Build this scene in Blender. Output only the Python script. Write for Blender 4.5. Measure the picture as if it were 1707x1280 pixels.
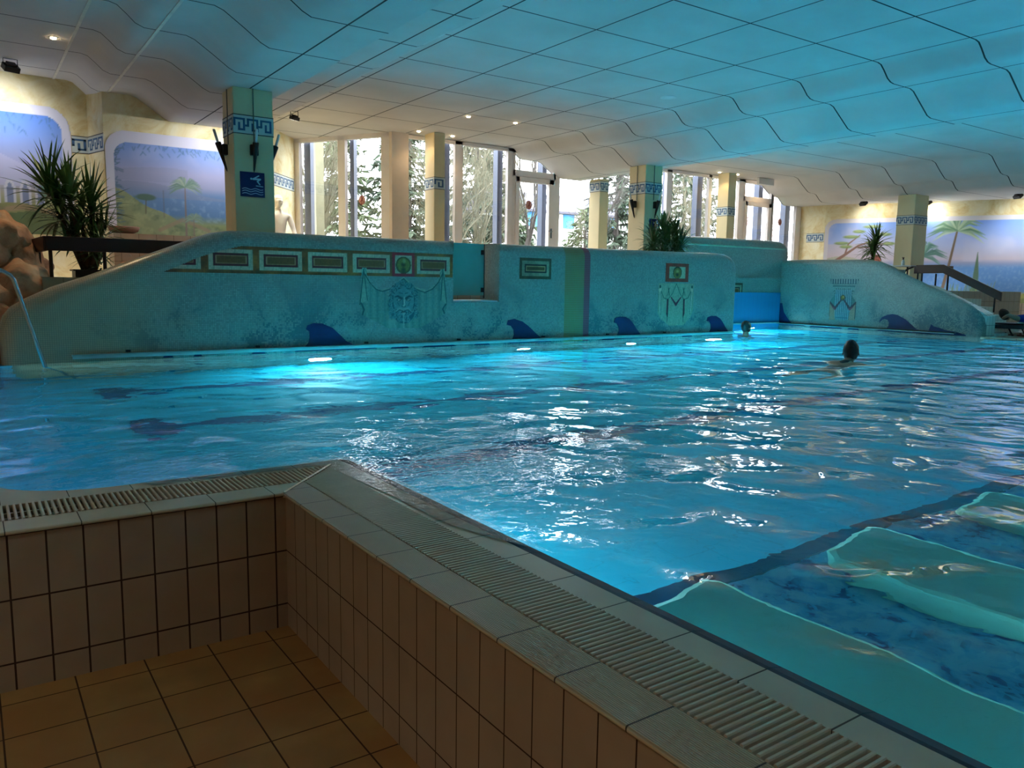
CAMR = [[0.822346, -0.568783, 0.015271], [-0.059715, -0.112965, -0.991803], [0.565846, 0.814693, -0.126861]]
import bpy, bmesh, math, random
import numpy as np
from mathutils import Vector, Matrix, noise
random.seed(7); rng = np.random.default_rng(5)
for o in list(bpy.data.objects): bpy.data.objects.remove(o)
S = bpy.context.scene; C = S.collection
# ------------------------------------------------------------------ camera, world, exposure
cam = bpy.data.objects.new('camera', bpy.data.cameras.new('camera')); C.objects.link(cam); S.camera = cam
cam.data.sensor_width = 36; cam.data.lens = 36*1312.73/1707; cam.data.clip_start = .05; cam.data.clip_end = 300
right, down, fwd = Vector(CAMR[0]), Vector(CAMR[1]), Vector(CAMR[2])
m = Matrix((right, -down, -fwd)).transposed().to_4x4(); m.translation = (0, 0, .94); cam.matrix_world = m
S.view_settings.view_transform = 'Standard'; S.view_settings.look = 'None'
S.view_settings.gamma = 1; S.view_settings.use_curve_mapping = False; S.view_settings.exposure = 0.4
S.cycles.use_denoising = True; S.cycles.max_bounces = 10; S.cycles.diffuse_bounces = 4; S.cycles.glossy_bounces = 4
S.cycles.transmission_bounces = 8; S.cycles.transparent_max_bounces = 12
S.cycles.caustics_reflective = False; S.cycles.caustics_refractive = True
S.cycles.sample_clamp_indirect = 14; S.cycles.blur_glossy = .1
SKY = 10.0
W = bpy.data.worlds.new('world'); S.world = W; W.use_nodes = True
W.node_tree.nodes['Background'].inputs[0].default_value = (.86, .93, 1, 1)
W.node_tree.nodes['Background'].inputs[1].default_value = SKY

def light(name, kind, loc, aim, energy, color=(1, 1, 1), parent=None, **k):
    d = bpy.data.lights.new(name, kind); d.energy = energy; d.color = color
    for a, v in k.items(): setattr(d, a, v)
    o = bpy.data.objects.new(name, d); C.objects.link(o); o.location = loc
    v = Vector(aim)-Vector(loc)
    o.rotation_euler = v.to_track_quat('-Z', 'Y').to_euler()
    if parent:
        o.parent = parent; o.matrix_parent_inverse = parent.matrix_world.inverted()
    return o
def portal(name, loc, aim, w, h):
    o = light(name, 'AREA', loc, aim, 0, shape='RECTANGLE', size=w, size_y=h); o.data.cycles.is_portal = True; return o
portal('window_portal', (11.5, 15.25, 2.4), (11.5, 10, 2.4), 8, 3.0)
portal('window_portal', (18.2, 15.25, 2.4), (18.2, 10, 2.4), 5.4, 3.0)
portal('window_portal', (6.95, 16.3, 2.4), (4.9, 15.0, 2.4), 2.4, 3.0)

# ------------------------------------------------------------------ helpers
def lin(c):
    if isinstance(c, str): c = tuple(int(c[i:i+2], 16)/255 for i in (0, 2, 4))
    return tuple(x/12.92 if x <= .04045 else ((x+.055)/1.055)**2.4 for x in c)
class NT:
    def __init__(s, name):
        s.m = bpy.data.materials.new(name); s.m.use_nodes = True; s.t = s.m.node_tree; s.t.nodes.clear()
    def n(s, ty, **k):
        nd = s.t.nodes.new(ty)
        for a, v in k.items(): setattr(nd, a, v)
        return nd
    def link(s, v, sock):
        if isinstance(v, (int, float)): sock.default_value = v
        elif isinstance(v, (tuple, list)): sock.default_value = (tuple(v)+(1,))[:len(sock.default_value)]
        else: s.t.links.new(v, sock)
    def math(s, op, a, b=0., c=0., clamp=False):
        nd = s.n('ShaderNodeMath', operation=op); nd.use_clamp = clamp
        for i, v in enumerate((a, b, c)): s.link(v, nd.inputs[i])
        return nd.outputs[0]
    def mix(s, f, a, b, mode='MIX'):
        nd = s.n('ShaderNodeMix', data_type='RGBA', blend_type=mode)
        s.link(f, nd.inputs[0]); s.link(a, nd.inputs[6]); s.link(b, nd.inputs[7]); return nd.outputs[2]
    def pos(s):
        return s.n('ShaderNodeNewGeometry').outputs['Position']
    def xyz(s, v=None):
        nd = s.n('ShaderNodeSeparateXYZ'); s.link(v or s.pos(), nd.inputs[0]); return nd.outputs
    def noise(s, v=None, scale=1, detail=3, rough=.5, dist=0., dim='3D'):
        nd = s.n('ShaderNodeTexNoise', noise_dimensions=dim)
        s.link(v or s.pos(), nd.inputs['Vector']); nd.inputs['Scale'].default_value = scale
        nd.inputs['Detail'].default_value = detail; nd.inputs['Roughness'].default_value = rough; nd.inputs['Distortion'].default_value = dist
        return nd.outputs[0]
    def ramp(s, f, stops):
        nd = s.n('ShaderNodeValToRGB'); s.link(f, nd.inputs[0]); e = nd.color_ramp.elements
        for i, (p, c) in enumerate(stops):
            el = e[i] if i < 2 else e.new(p)
            el.position = p; el.color = tuple(c)+(1,)
        return nd.outputs[0]
    def bump(s, h, dist=.01, strength=1., normal=None):
        nd = s.n('ShaderNodeBump'); s.link(h, nd.inputs['Height']); nd.inputs['Distance'].default_value = dist; nd.inputs['Strength'].default_value = strength
        if normal: s.link(normal, nd.inputs['Normal'])
        return nd.outputs[0]
    def bsdf(s, col, rough=.5, metal=0., normal=None, spec=None, **k):
        nd = s.n('ShaderNodeBsdfPrincipled'); s.link(col, nd.inputs['Base Color']); s.link(rough, nd.inputs['Roughness']); s.link(metal, nd.inputs['Metallic'])
        if spec is not None: nd.inputs['Specular IOR Level'].default_value = spec
        if normal: s.link(normal, nd.inputs['Normal'])
        for a, v in k.items(): s.link(v, nd.inputs[a])
        return s.out(nd.outputs[0])
    def out(s, sh):
        o = s.n('ShaderNodeOutputMaterial'); s.link(sh, o.inputs[0]); return s.m
    def periodic(s, c, c0, d, w):     # 1 on lines of width w at c0 + k d
        f = s.math('FRACT', s.math('ADD', s.math('DIVIDE', s.math('SUBTRACT', c, c0), d), .5))
        return s.math('LESS_THAN', s.math('ABSOLUTE', s.math('SUBTRACT', f, .5)), w/2/d)
    def lines(s, c, xs, w):
        r = None
        for x in xs:
            l = s.math('LESS_THAN', s.math('ABSOLUTE', s.math('SUBTRACT', c, x)), w/2)
            r = l if r is None else s.math('MAXIMUM', r, l)
        return r
def plain(name, col, rough=.5, metal=0., var=.12, vs=6., bump=0., spec=None):
    t = NT(name); c = lin(col)
    n = t.noise(scale=vs, detail=4)
    colr = t.ramp(n, [(.3, tuple(x*(1-var) for x in c)), (.7, tuple(min(1, x*(1+var)) for x in c))])
    nm = t.bump(t.noise(scale=vs*6, detail=3), bump) if bump else None
    return t.bsdf(colr, rough, metal, nm, spec)
def emis(name, col, strength):
    t = NT(name); e = t.n('ShaderNodeEmission'); e.inputs[0].default_value = tuple(col)+(1,); e.inputs[1].default_value = strength
    return t.out(e.outputs[0])

class MB:
    def __init__(s): s.v = []; s.f = []; s.mi = []
    def quad(s, a, b, c, d, mi=0):
        n = len(s.v); s.v += [tuple(a), tuple(b), tuple(c), tuple(d)]; s.f.append((n, n+1, n+2, n+3)); s.mi.append(mi)
    def poly(s, pts, mi=0):
        n = len(s.v); s.v += [tuple(p) for p in pts]; s.f.append(tuple(range(n, n+len(pts)))); s.mi.append(mi)
    def box(s, x0, x1, y0, y1, z0, z1, mi=0, M=None):
        p = [Vector((x, y, z)) for z in (z0, z1) for y in (y0, y1) for x in (x0, x1)]
        if M is not None: p = [M @ q for q in p]
        n = len(s.v); s.v += [tuple(q) for q in p]
        for f in ((0, 2, 3, 1), (4, 5, 7, 6), (0, 1, 5, 4), (2, 6, 7, 3), (0, 4, 6, 2), (1, 3, 7, 5)):
            s.f.append(tuple(n+i for i in f)); s.mi.append(mi)
    def prism(s, pts, z0, z1, mi=0, M=None):     # pts 2D polygon extruded along z
        n = len(s.v); k = len(pts)
        for z in (z0, z1):
            for (x, y) in pts:
                q = Vector((x, y, z)); q = M @ q if M is not None else q; s.v.append(tuple(q))
        s.f.append(tuple(n+i for i in reversed(range(k)))); s.mi.append(mi)
        s.f.append(tuple(n+k+i for i in range(k))); s.mi.append(mi)
        for i in range(k):
            j = (i+1) % k; s.f.append((n+i, n+j, n+k+j, n+k+i)); s.mi.append(mi)
    def tube(s, pts, r, seg=8, mi=0, caps=True):
        pts = [Vector(p) for p in pts]; rr = r if isinstance(r, (list, tuple)) else [r]*len(pts)
        n0 = len(s.v); up = None
        for i, p in enumerate(pts):
            d = (pts[min(i+1, len(pts)-1)]-pts[max(i-1, 0)]).normalized()
            if up is None: up = Vector((0, 0, 1)) if abs(d.z) < .9 else Vector((1, 0, 0))
            a = d.cross(up).normalized(); b = a.cross(d).normalized(); up = b
            for k in range(seg):
                t = 2*math.pi*k/seg; s.v.append(tuple(p+(a*math.cos(t)+b*math.sin(t))*rr[i]))
        for i in range(len(pts)-1):
            for k in range(seg):
                j = (k+1) % seg; q = n0+i*seg
                s.f.append((q+k, q+j, q+seg+j, q+seg+k)); s.mi.append(mi)
        if caps and seg > 2:
            s.f.append(tuple(n0+k for k in range(seg))); s.mi.append(mi)
            s.f.append(tuple(n0+(len(pts)-1)*seg+k for k in reversed(range(seg)))); s.mi.append(mi)
    def lathe(s, prof, c=(0, 0, 0), seg=24, mi=0, M=None):   # prof [(r,z)]
        n0 = len(s.v)
        for r, z in prof:
            for k in range(seg):
                t = 2*math.pi*k/seg; q = Vector((r*math.cos(t), r*math.sin(t), z)); q = M @ q if M is not None else q+Vector(c)
                s.v.append(tuple(q))
        for i in range(len(prof)-1):
            for k in range(seg):
                j = (k+1) % seg; q = n0+i*seg
                s.f.append((q+k, q+j, q+seg+j, q+seg+k)); s.mi.append(mi)
        s.f.append(tuple(n0+k for k in reversed(range(seg)))); s.mi.append(mi)
        s.f.append(tuple(n0+(len(prof)-1)*seg+k for k in range(seg))); s.mi.append(mi)
    def build(s, name, mats, parent=None, smooth=False, bevel=0.):
        me = bpy.data.meshes.new(name); me.from_pydata(s.v, [], s.f); me.update()
        for mt in (mats if isinstance(mats, (list, tuple)) else [mats]): me.materials.append(mt)
        me.polygons.foreach_set('material_index', s.mi)
        b = bmesh.new(); b.from_mesh(me); bmesh.ops.remove_doubles(b, verts=b.verts, dist=1e-5); bmesh.ops.recalc_face_normals(b, faces=b.faces); b.to_mesh(me); b.free()
        if smooth: me.polygons.foreach_set('use_smooth', [True]*len(me.polygons))
        o = bpy.data.objects.new(name, me); C.objects.link(o)
        if bevel: md = o.modifiers.new('bevel', 'BEVEL'); md.width = bevel; md.segments = 2; md.limit_method = 'ANGLE'
        if parent: o.parent = parent; o.matrix_parent_inverse = parent.matrix_world.inverted()
        return o
def tag(o, label=None, cat=None, group=None, kind=None):
    for k, v in (('label', label), ('category', cat), ('group', group), ('kind', kind)):
        if v: o[k] = v
    return o
def thing(name, label, cat, loc=(0, 0, 0), group=None, kind=None):
    o = bpy.data.objects.new(name, None); C.objects.link(o); o.location = loc; o.empty_display_size = .1
    bpy.context.view_layer.update() if False else None
    o.matrix_world = Matrix.Translation(loc)
    return tag(o, label, cat, group, kind)
def struct(o, label=None): o['kind'] = 'structure'; (label and o.__setitem__('label', label)); return o
def copy_thing(o, loc, label=None, rotz=0.):
    def cp(x, par):
        c = x.copy(); C.objects.link(c)
        if par: c.parent = par
        for ch in x.children: cp(ch, c)
        return c
    r = cp(o, None); r.location = loc; r.rotation_euler = (0, 0, rotz)
    if label: r['label'] = label
    return r
def finish(o, level):   # subdivision for smooth organic meshes
    md = o.modifiers.new('sub', 'SUBSURF'); md.levels = level; md.render_levels = level; return o

# ------------------------------------------------------------------ painter for murals and mosaics (pigment only)
class Canvas:
    def __init__(s, w, h, res, col):     # metres, px per metre
        s.w, s.h, s.res = w, h, res; s.nx, s.ny = int(w*res)+1, int(h*res)+1
        s.a = np.zeros((s.ny, s.nx, 3)); s.a[:] = s.c(col)
        s.X, s.Y = np.meshgrid(np.linspace(0, w, s.nx), np.linspace(0, h, s.ny))
    def c(s, col): return np.array([int(col[i:i+2], 16)/255 for i in (0, 2, 4)]) if isinstance(col, str) else np.array(col)
    def put(s, mk, col, al=1.):
        k = (mk*al)[..., None]; s.a = s.a*(1-k)+s.c(col)*k
    def poly(s, pts, col, al=1.):
        x, y = s.X, s.Y; ins = np.zeros(x.shape, bool); n = len(pts)
        for i in range(n):
            (x0, y0), (x1, y1) = pts[i], pts[(i+1) % n]
            if y0 == y1: continue
            cnd = ((y0 > y) != (y1 > y)) & (x < (x1-x0)*(y-y0)/(y1-y0)+x0); ins ^= cnd
        s.put(ins.astype(float), col, al)
    def ell(s, cx, cy, rx, ry, col, al=1., soft=0.):
        d = np.hypot((s.X-cx)/rx, (s.Y-cy)/ry)
        s.put(np.clip((1-d)/max(soft, 1e-3)+.0, 0, 1) if soft else (d < 1).astype(float), col, al)
    def line(s, pts, w, col, al=1.):
        ww = w if isinstance(w, (list, tuple)) else [w]*len(pts); mk = np.zeros(s.X.shape)
        for i in range(len(pts)-1):
            (x0, y0), (x1, y1) = pts[i], pts[i+1]; dx, dy = x1-x0, y1-y0; L = dx*dx+dy*dy+1e-12
            t = np.clip(((s.X-x0)*dx+(s.Y-y0)*dy)/L, 0, 1)
            d = np.hypot(s.X-x0-t*dx, s.Y-y0-t*dy); r = (ww[i]*(1-t)+ww[i+1]*t)/2
            mk = np.maximum(mk, np.clip((r-d)*s.res+.5, 0, 1))
        s.put(mk, col, al)
    def vgrad(s, stops, y0=0, y1=None, al=1.):
        y1 = s.h if y1 is None else y1; t = (s.Y-y0)/(y1-y0); cols = np.array([s.c(c) for _, c in stops]); ps = [p for p, _ in stops]
        g = np.stack([np.interp(t, ps, cols[:, k]) for k in range(3)], -1); mk = ((t >= 0) & (t <= 1))[..., None]*al
        s.a = s.a*(1-mk)+g*mk
    def fbm(s, sc, seed=0, oct=4):
        r = np.random.default_rng(seed); out = np.zeros(s.X.shape); amp = 1
        for o in range(oct):
            g = r.random((64, 64)); x = s.X*sc % 63; y = s.Y*sc % 63; xi = x.astype(int); yi = y.astype(int); fx = x-xi; fy = y-yi
            fx = fx*fx*(3-2*fx); fy = fy*fy*(3-2*fy)
            v = (g[yi, xi]*(1-fx)+g[yi, (xi+1) % 64]*fx)*(1-fy)+(g[(yi+1) % 64, xi]*(1-fx)+g[(yi+1) % 64, (xi+1) % 64]*fx)*fy
            out += (v-.5)*amp; amp *= .5; sc *= 2
        return out
    def mottle(s, sc, amt, seed=0): s.a = np.clip(s.a*(1+s.fbm(sc, seed)[..., None]*amt), 0, 1)
    def panel(s, name, mat, org, u, v, parent=None, th=.004, mask=None):
        org, u, v = Vector(org), Vector(u).normalized(), Vector(v).normalized(); nrm = u.cross(v)
        P = np.array(org)+s.X[..., None]*np.array(u)+s.Y[..., None]*np.array(v)
        nv = s.nx*s.ny; idx = np.arange(nv).reshape(s.ny, s.nx)
        F = np.stack([idx[:-1, :-1], idx[:-1, 1:], idx[1:, 1:], idx[1:, :-1]], -1).reshape(-1, 4)
        if mask is not None:
            mk = mask[:-1, :-1] & mask[:-1, 1:] & mask[1:, 1:] & mask[1:, :-1]; F = F[mk.reshape(-1)]
        ring = list(idx[0, :])+list(idx[1:, -1])+list(idx[-1, :-1][::-1])+list(idx[1:-1, 0][::-1])
        V = P.reshape(-1, 3); F = F.tolist(); cols = s.a.reshape(-1, 3)
        if mask is None:
            V = np.concatenate([V, V[ring]-np.array(nrm)*th*3]); cols = np.concatenate([cols, cols[ring]])
            k = len(ring); F += [(ring[i], nv+i, nv+(i+1) % k, ring[(i+1) % k]) for i in range(k)]
        else:
            used = np.unique(np.array(F)); rm = np.full(nv, -1); rm[used] = np.arange(len(used)); V = V[used]; cols = cols[used]; F = rm[np.array(F)].tolist()
        me = bpy.data.meshes.new(name); me.from_pydata(V.tolist(), [], F); me.update(); me.materials.append(mat)
        at = me.color_attributes.new('paint', 'FLOAT_COLOR', 'POINT')
        l = np.where(cols <= .04045, cols/12.92, ((cols+.055)/1.055)**2.4)
        at.data.foreach_set('color', np.concatenate([l, np.ones((len(l), 1))], 1).astype(np.float32).ravel())
        o = bpy.data.objects.new(name, me); C.objects.link(o)
        if parent: o.parent = parent; o.matrix_parent_inverse = parent.matrix_world.inverted()
        return o
def paint_mat(name, rough, tile=0., ax=(0, 2), grout=.8, bump=0.):
    t = NT(name); a = t.n('ShaderNodeAttribute', attribute_name='paint'); c = a.outputs['Color']
    nm = None
    if tile:
        p = t.xyz(); g = t.math('MAXIMUM', t.periodic(p[ax[0]], 0, tile, tile*.14), t.periodic(p[ax[1]], 0, tile, tile*.14))
        nz = t.n('ShaderNodeTexWhiteNoise', noise_dimensions='3D'); sn = t.n('ShaderNodeVectorMath', operation='SNAP')
        t.link(t.pos(), sn.inputs[0]); sn.inputs[1].default_value = (tile, tile, tile); t.link(sn.outputs[0], nz.inputs[0])
        f = t.math('MULTIPLY_ADD', nz.outputs[0], .2, .62)
        c = t.mix(1., c, t.n('ShaderNodeCombineColor').outputs[0], 'MULTIPLY') if False else c
        wm = t.n('ShaderNodeVectorMath', operation='MULTIPLY'); t.link(c, wm.inputs[0]); wm.inputs[1].default_value = (1.7, 1, .85); vm = t.n('ShaderNodeVectorMath', operation='SCALE'); t.link(wm.outputs[0], vm.inputs[0]); t.link(t.math('MULTIPLY', f, t.math('MULTIPLY_ADD', g, grout-1, 1)), vm.inputs[3]); c = vm.outputs[0]
    return t.bsdf(c, rough, 0, nm)
# ------------------------------------------------------------------ materials
def tile_mat(name, col, grout, ua, u0, du, vs, gw=.007, rough=.35, var=.08, vper=None, bumpd=.003, patch=None):
    t = NT(name); p = t.xyz(); g = t.periodic(p[ua], u0, du, gw)
    if vper: g = t.math('MAXIMUM', g, t.periodic(p[vper[0]], vper[1], vper[2], gw))
    if vs: g = t.math('MAXIMUM', g, t.lines(p[vs[0]], vs[1], gw))
    c = lin(col); n = t.noise(scale=5, detail=5)
    base = t.ramp(n, [(.3, tuple(x*(1-var) for x in c)), (.7, tuple(x*(1+var) for x in c))])
    if patch: base = t.mix(t.ramp(t.noise(scale=2.3, detail=4), [(.45, (0, 0, 0)), (.62, (1, 1, 1))]), base, lin(patch))
    return t.bsdf(t.mix(g, base, lin(grout)), t.math('MULTIPLY_ADD', g, .4, rough), 0, t.bump(t.math('SUBTRACT', 1, g), bumpd))
M_pitX = tile_mat('beige_wall_tile_across', 'a58d74', '3a2418', 0, .077, .125, (2, (-.014, -.265, -.513)), rough=.5)
M_pitY = tile_mat('beige_wall_tile_along', 'a58d74', '3a2418', 1, .132, .125, (2, (-.014, -.265, -.513)), gw=.005, rough=.5)
M_pitF = tile_mat('ochre_floor_tile', '9c7440', '3d2413', 0, .021, .25, None, vper=(1, .014, .25), gw=.006, rough=.6, var=.2, patch='9b6a36')
M_cop = tile_mat('pale_coping_tile', 'c6b99c', '4a4438', 0, .072, .25, None, gw=.004, rough=.38)
M_copY = tile_mat('pale_edge_tile', 'c6b99c', '4a4438', 1, .153, .25, None, gw=.005, rough=.34)
def rib():
    t = NT('ribbed_coping_tile'); p = t.xyz(); g = t.periodic(p[1], .153, .25, .005)
    w = t.math('SINE', t.math('MULTIPLY', p[0], 2*math.pi/.0062))
    c = t.mix(g, t.mix(t.math('MULTIPLY_ADD', w, .5, .5), lin('a08f70'), lin('ccbb9a')), lin('3a3024'))
    return t.bsdf(c, .4, 0, t.bump(t.math('MULTIPLY', w, t.math('SUBTRACT', 1, g)), .0012))
M_rib = rib()
M_slat = plain('grating_plastic', 'd0c0a6', .35, var=.06)
M_dark = plain('dark_channel', '0c0a08', .8)
M_nose = tile_mat('navy_nosing_tile', '021a30', '1a3a44', 1, .153, .25, None, gw=.005, rough=.6)
def pool_tile(name, col, dark, big=.25):
    t = NT(name); p = t.xyz(); g = t.math('MAXIMUM', t.periodic(p[0], 0, big, .008), t.periodic(p[1], 0, big, .008))
    c = t.mix(t.math('MULTIPLY', g, .35), lin(col), lin(dark)); return t.bsdf(c, .4)
M_pool = pool_tile('turquoise_pool_tile', '20bfdc', '0f86a6')
M_lane = plain('navy_lane_tile', '084a80', .4)
def mott(name, a, b, c3, sc):
    t = NT(name); n = t.noise(scale=sc, detail=3, dist=.6); v = t.n('ShaderNodeTexVoronoi'); v.inputs['Scale'].default_value = sc*5; t.link(t.pos(), v.inputs['Vector'])
    f = t.math('MULTIPLY_ADD', v.outputs['Color'], .18, n)
    return t.bsdf(t.ramp(f, [(.42, lin(c3)), (.52, lin(a)), (.68, lin(b))]), .35)
M_stepmos = mott('blue_mottled_mosaic', '46b2f0', '7ad2fa', '0d48a8', 9)
M_slab = plain('green_slab_tile', '9aeed6', .35, var=.06, vs=3)
def ceil_mat():
    t = NT('white_ceiling_panel'); p = t.xyz()
    jy = t.periodic(p[1], 10.035, 1.25, .022); jx = t.lines(p[0], (3.228, 4.42, 5.125, 6.375, 7.622, 8.87, 10.11, 10.93, 12.08, -1.2, -2.45), .022)
    g = t.math('MAXIMUM', jy, jx); n = t.noise(scale=1.2, detail=4)
    c = t.ramp(n, [(.3, lin('c9c4bd')), (.7, lin('d6d2cc'))])
    return t.bsdf(t.mix(g, c, lin('242422')), .75, 0, t.bump(t.math('SUBTRACT', 1, g), .006))
M_ceil = ceil_mat()
def yellow():
    t = NT('yellow_sponged_plaster'); n = t.noise(scale=2.2, detail=8, rough=.68, dist=1.2)
    c = t.ramp(n, [(.3, lin('d9bd7c')), (.5, lin('eadcae')), (.7, lin('f3ecd2'))]); return t.bsdf(c, .8, 0, t.bump(n, .004))
M_yel = yellow()
M_frame = plain('white_window_frame', 'ece4e0', .4, var=.03)
M_frameout = plain('blue_grey_shutter_rail', '50586c', .5, var=.05)
def glassm(name, tint=(1, 1, 1), rough=0.):
    t = NT(name); f = t.n('ShaderNodeFresnel'); t.link(t.math('MULTIPLY_ADD', t.n('ShaderNodeNewGeometry').outputs['Backfacing'], 1/1.45-1.45, 1.45), f.inputs[0])
    a = t.n('ShaderNodeBsdfTransparent'); a.inputs[0].default_value = tint+(1,); b = t.n('ShaderNodeBsdfGlossy'); b.inputs['Roughness'].default_value = rough
    m = t.n('ShaderNodeMixShader'); t.link(f.outputs[0], m.inputs[0]); t.link(a.outputs[0], m.inputs[1]); t.link(b.outputs[0], m.inputs[2]); return t.out(m.outputs[0])
M_glass = glassm('window_glass')
M_col = plain('cream_pillar_paint', 'dccb9e', .7, var=.05, vs=2)
M_keyb = plain('key_band_ground', 'c4ccc6', .6, var=.05); M_keyd = plain('key_band_blue', '3c6288', .6, var=.15); M_keyl = plain('key_band_line', '2a3040', .6)
def mosaic():
    t = NT('teal_glass_mosaic'); p = t.xyz(); T = .022
    nn = t.xyz(t.n('ShaderNodeNewGeometry').outputs['True Normal']); off = [t.math('LESS_THAN', t.math('ABSOLUTE', nn[i]), .72) for i in range(3)]
    g = t.math('MAXIMUM', t.math('MAXIMUM', *[t.math('MULTIPLY', off[i], t.periodic(p[i], 0, T, .0035)) for i in (0, 1)]), t.math('MULTIPLY', off[2], t.periodic(p[2], 0, T, .0035)))
    sn = t.n('ShaderNodeVectorMath', operation='SNAP'); t.link(t.pos(), sn.inputs[0]); sn.inputs[1].default_value = (T, T, T)
    wn = t.n('ShaderNodeTexWhiteNoise', noise_dimensions='3D'); t.link(sn.outputs[0], wn.inputs[0])
    n = t.noise(scale=1.5, detail=6, rough=.62, dist=.4)
    blot = t.ramp(t.math('MULTIPLY_ADD', wn.outputs[0], .16, n), [(.60, (0, 0, 0)), (.68, (1, 1, 1))])
    low = t.math('MULTIPLY', t.math('SUBTRACT', 1.15, p[2]), 1.25, clamp=True)
    c = t.mix(wn.outputs[0], lin('94958a'), lin('acaea0'))
    c = t.mix(t.math('MULTIPLY', t.math('MULTIPLY', blot, low), .8), c, lin('4a666c'))
    # sandier mosaic towards the left end, broken up by noise
    w = t.math('MULTIPLY_ADD', t.noise(scale=3, detail=4), .5, t.math('MULTIPLY', t.math('SUBTRACT', 2.9, p[0]), .30))
    c = t.mix(t.math('MULTIPLY', t.ramp(w, [(.42, (0, 0, 0)), (.8, (1, 1, 1))]), .8), c, lin('d0b48c'))
    return t.bsdf(t.mix(t.math('MULTIPLY', g, .55), c, lin('46585a')), .32, 0, t.bump(t.math('SUBTRACT', 1, g), .0015))
M_mos = mosaic()
M_navy = paint_mat('navy', .3) if False else tile_mat('navy_mosaic', '0f1f52', '1c2c58', 0, 0, .022, None, vper=(2, 0, .022), gw=.003, rough=.3)
M_navyY = tile_mat('navy_mosaic_side', '0f1f52', '1c2c58', 1, 0, .022, None, vper=(2, 0, .022), gw=.003, rough=.3)
M_paint = paint_mat('mural_paint', .8)
M_mospaint = paint_mat('mosaic_paint', .4, tile=.022)
M_wood = plain('dark_stained_wood', '2e110d', .3, var=.3, vs=3)
M_blackm = plain('black_metal', '101012', .4)
M_steel = plain('brushed_steel', 'b8bcc0', .22, 1.)
M_wtile = tile_mat('white_wall_tile', 'cfd4c8', '5c6660', 0, 0, .15, None, vper=(2, 0, .3), gw=.006, rough=.3)
M_wtileY = tile_mat('white_parapet_tile', 'd6d8cc', '4c5650', 0, 16.95, .12, None, vper=(2, .03, .21), gw=.007, rough=.3)
M_ledge = tile_mat('beige_ledge_tile', 'b09a86', '7a6858', 0, 0, .25, None, vper=(2, .93, .25), gw=.008)
M_deck = tile_mat('deck_tile', 'b3a68e', '5e5446', 0, 0, .25, None, vper=(1, 0, .25), gw=.006)
M_wallp = plain('pale_plaster', 'cfc6b2', .8)
M_white = plain('white_paint', 'dcdcd8', .5, var=.03)

# ------------------------------------------------------------------ pit in front of the pool
b = MB(); b.box(-5.1, 1.125, -7, 3.375, -.72, -.62); struct(b.build('floor', M_pitF))
b = MB(); b.box(-5.1, 1.62, 3.375, 3.52, -1.4, -.012); b.box(-5.1, 1.6, 3.52, 3.77, -1.4, -.09); struct(b.build('wall_pit_end', M_pitX))
b = MB(); b.box(1.125, 1.261, -7, 3.375, -1.4, -.012); b.box(1.261, 1.475, -7, 3.52, -1.4, -.09); struct(b.build('wall_pit_side', M_pitY))
b = MB(); b.prism([(-5.1, 3.362), (1.112, 3.362), (1.26, 3.522), (-5.1, 3.522)], -.012, 0.003)
struct(b.build('trim_1', M_cop, bevel=.006))
b = MB(); b.prism([(1.112, -7), (1.262, -7), (1.262, 3.522), (1.112, 3.362)], -.014, .003); struct(b.build('trim_2', M_rib, bevel=.006))
b = MB(); b.box(-5.1, 1.45, 3.523, 3.768, -.1, -.085); b.box(1.263, 1.473, -7, 3.7, -.1, -.085); struct(b.build('trim_3', M_dark))
arc = [(.5+.5*math.cos(math.radians(a)), 4.38+.5*math.sin(math.radians(a))) for a in range(270, 179, -10)]
b = MB(); b.prism([(-5.1, 3.77), (1.475, 3.77), (1.6, 3.88)]+arc+[(0, 9.98), (.05, 10.6), (-5.1, 10.6)], -.1, 0.0); struct(b.build('trim_4', M_cop))
b = MB(); b.prism([(1.475, -7), (1.583, -7), (1.583, 3.865), (1.475, 3.77)], -.1, 0.0); struct(b.build('trim_5', M_copY))
b = MB(); b.prism([(1.583, 0), (1.60, -.001), (1.645, -.012), (1.652, -.02), (1.665, -.16), (1.583, -.16)], -7, 3.87, M=Matrix(((1, 0, 0, 0), (0, 0, 1, 0), (0, 1, 0, 0), (0, 0, 0, 1)))); b.box(.5, 1.64, 3.88, 3.895, -.1, -.012); struct(b.build('trim_6', M_nose))
# gratings
def slat(b, x0, x1, y0, y1, along):
    h = .0052
    if along == 'x':
        pr = [(-h, -.02), (h, -.02), (h, .001), (h*.6, .0045), (-h*.6, .0045), (-h, .001)]; y = (y0+y1)/2
        b.prism(pr, x0, x1, M=Matrix(((0, 0, 1, 0), (1, 0, 0, y), (0, 1, 0, 0), (0, 0, 0, 1))))
    else:
        pr = [(-h, -.02), (h, -.02), (h, .001), (h*.6, .0045), (-h*.6, .0045), (-h, .001)]; x = (x0+x1)/2
        b.prism(pr, y0, y1, M=Matrix(((1, 0, 0, x), (0, 0, 1, 0), (0, 1, 0, 0), (0, 0, 0, 1))))
def diagx(y): return 1.125+(y-3.375)*.922
g = thing('drain_grating', 'long overflow grating of beige bars running from the pit corner towards the lower right', 'grating', (1.37, 1.5, 0))
b = MB(); y = 3.74
while y > -.6:
    x0 = max(1.264, diagx(y)+.012)
    if x0 < 1.46: slat(b, x0, 1.473, y, y, 'x')
    y -= .02083
b.build('bars', M_slat, g)
b = MB(); b.box(1.33, 1.342, -.6, 3.55, -.028, -.012); b.box(1.4, 1.412, -.6, 3.6, -.028, -.012); b.build('cross_bar', M_slat, g)
g = thing('drain_grating', 'overflow grating of beige bars above the tiled wall at left, dark gaps between the bars', 'grating', (.4, 3.64, 0))
b = MB(); x = -1.2
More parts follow.
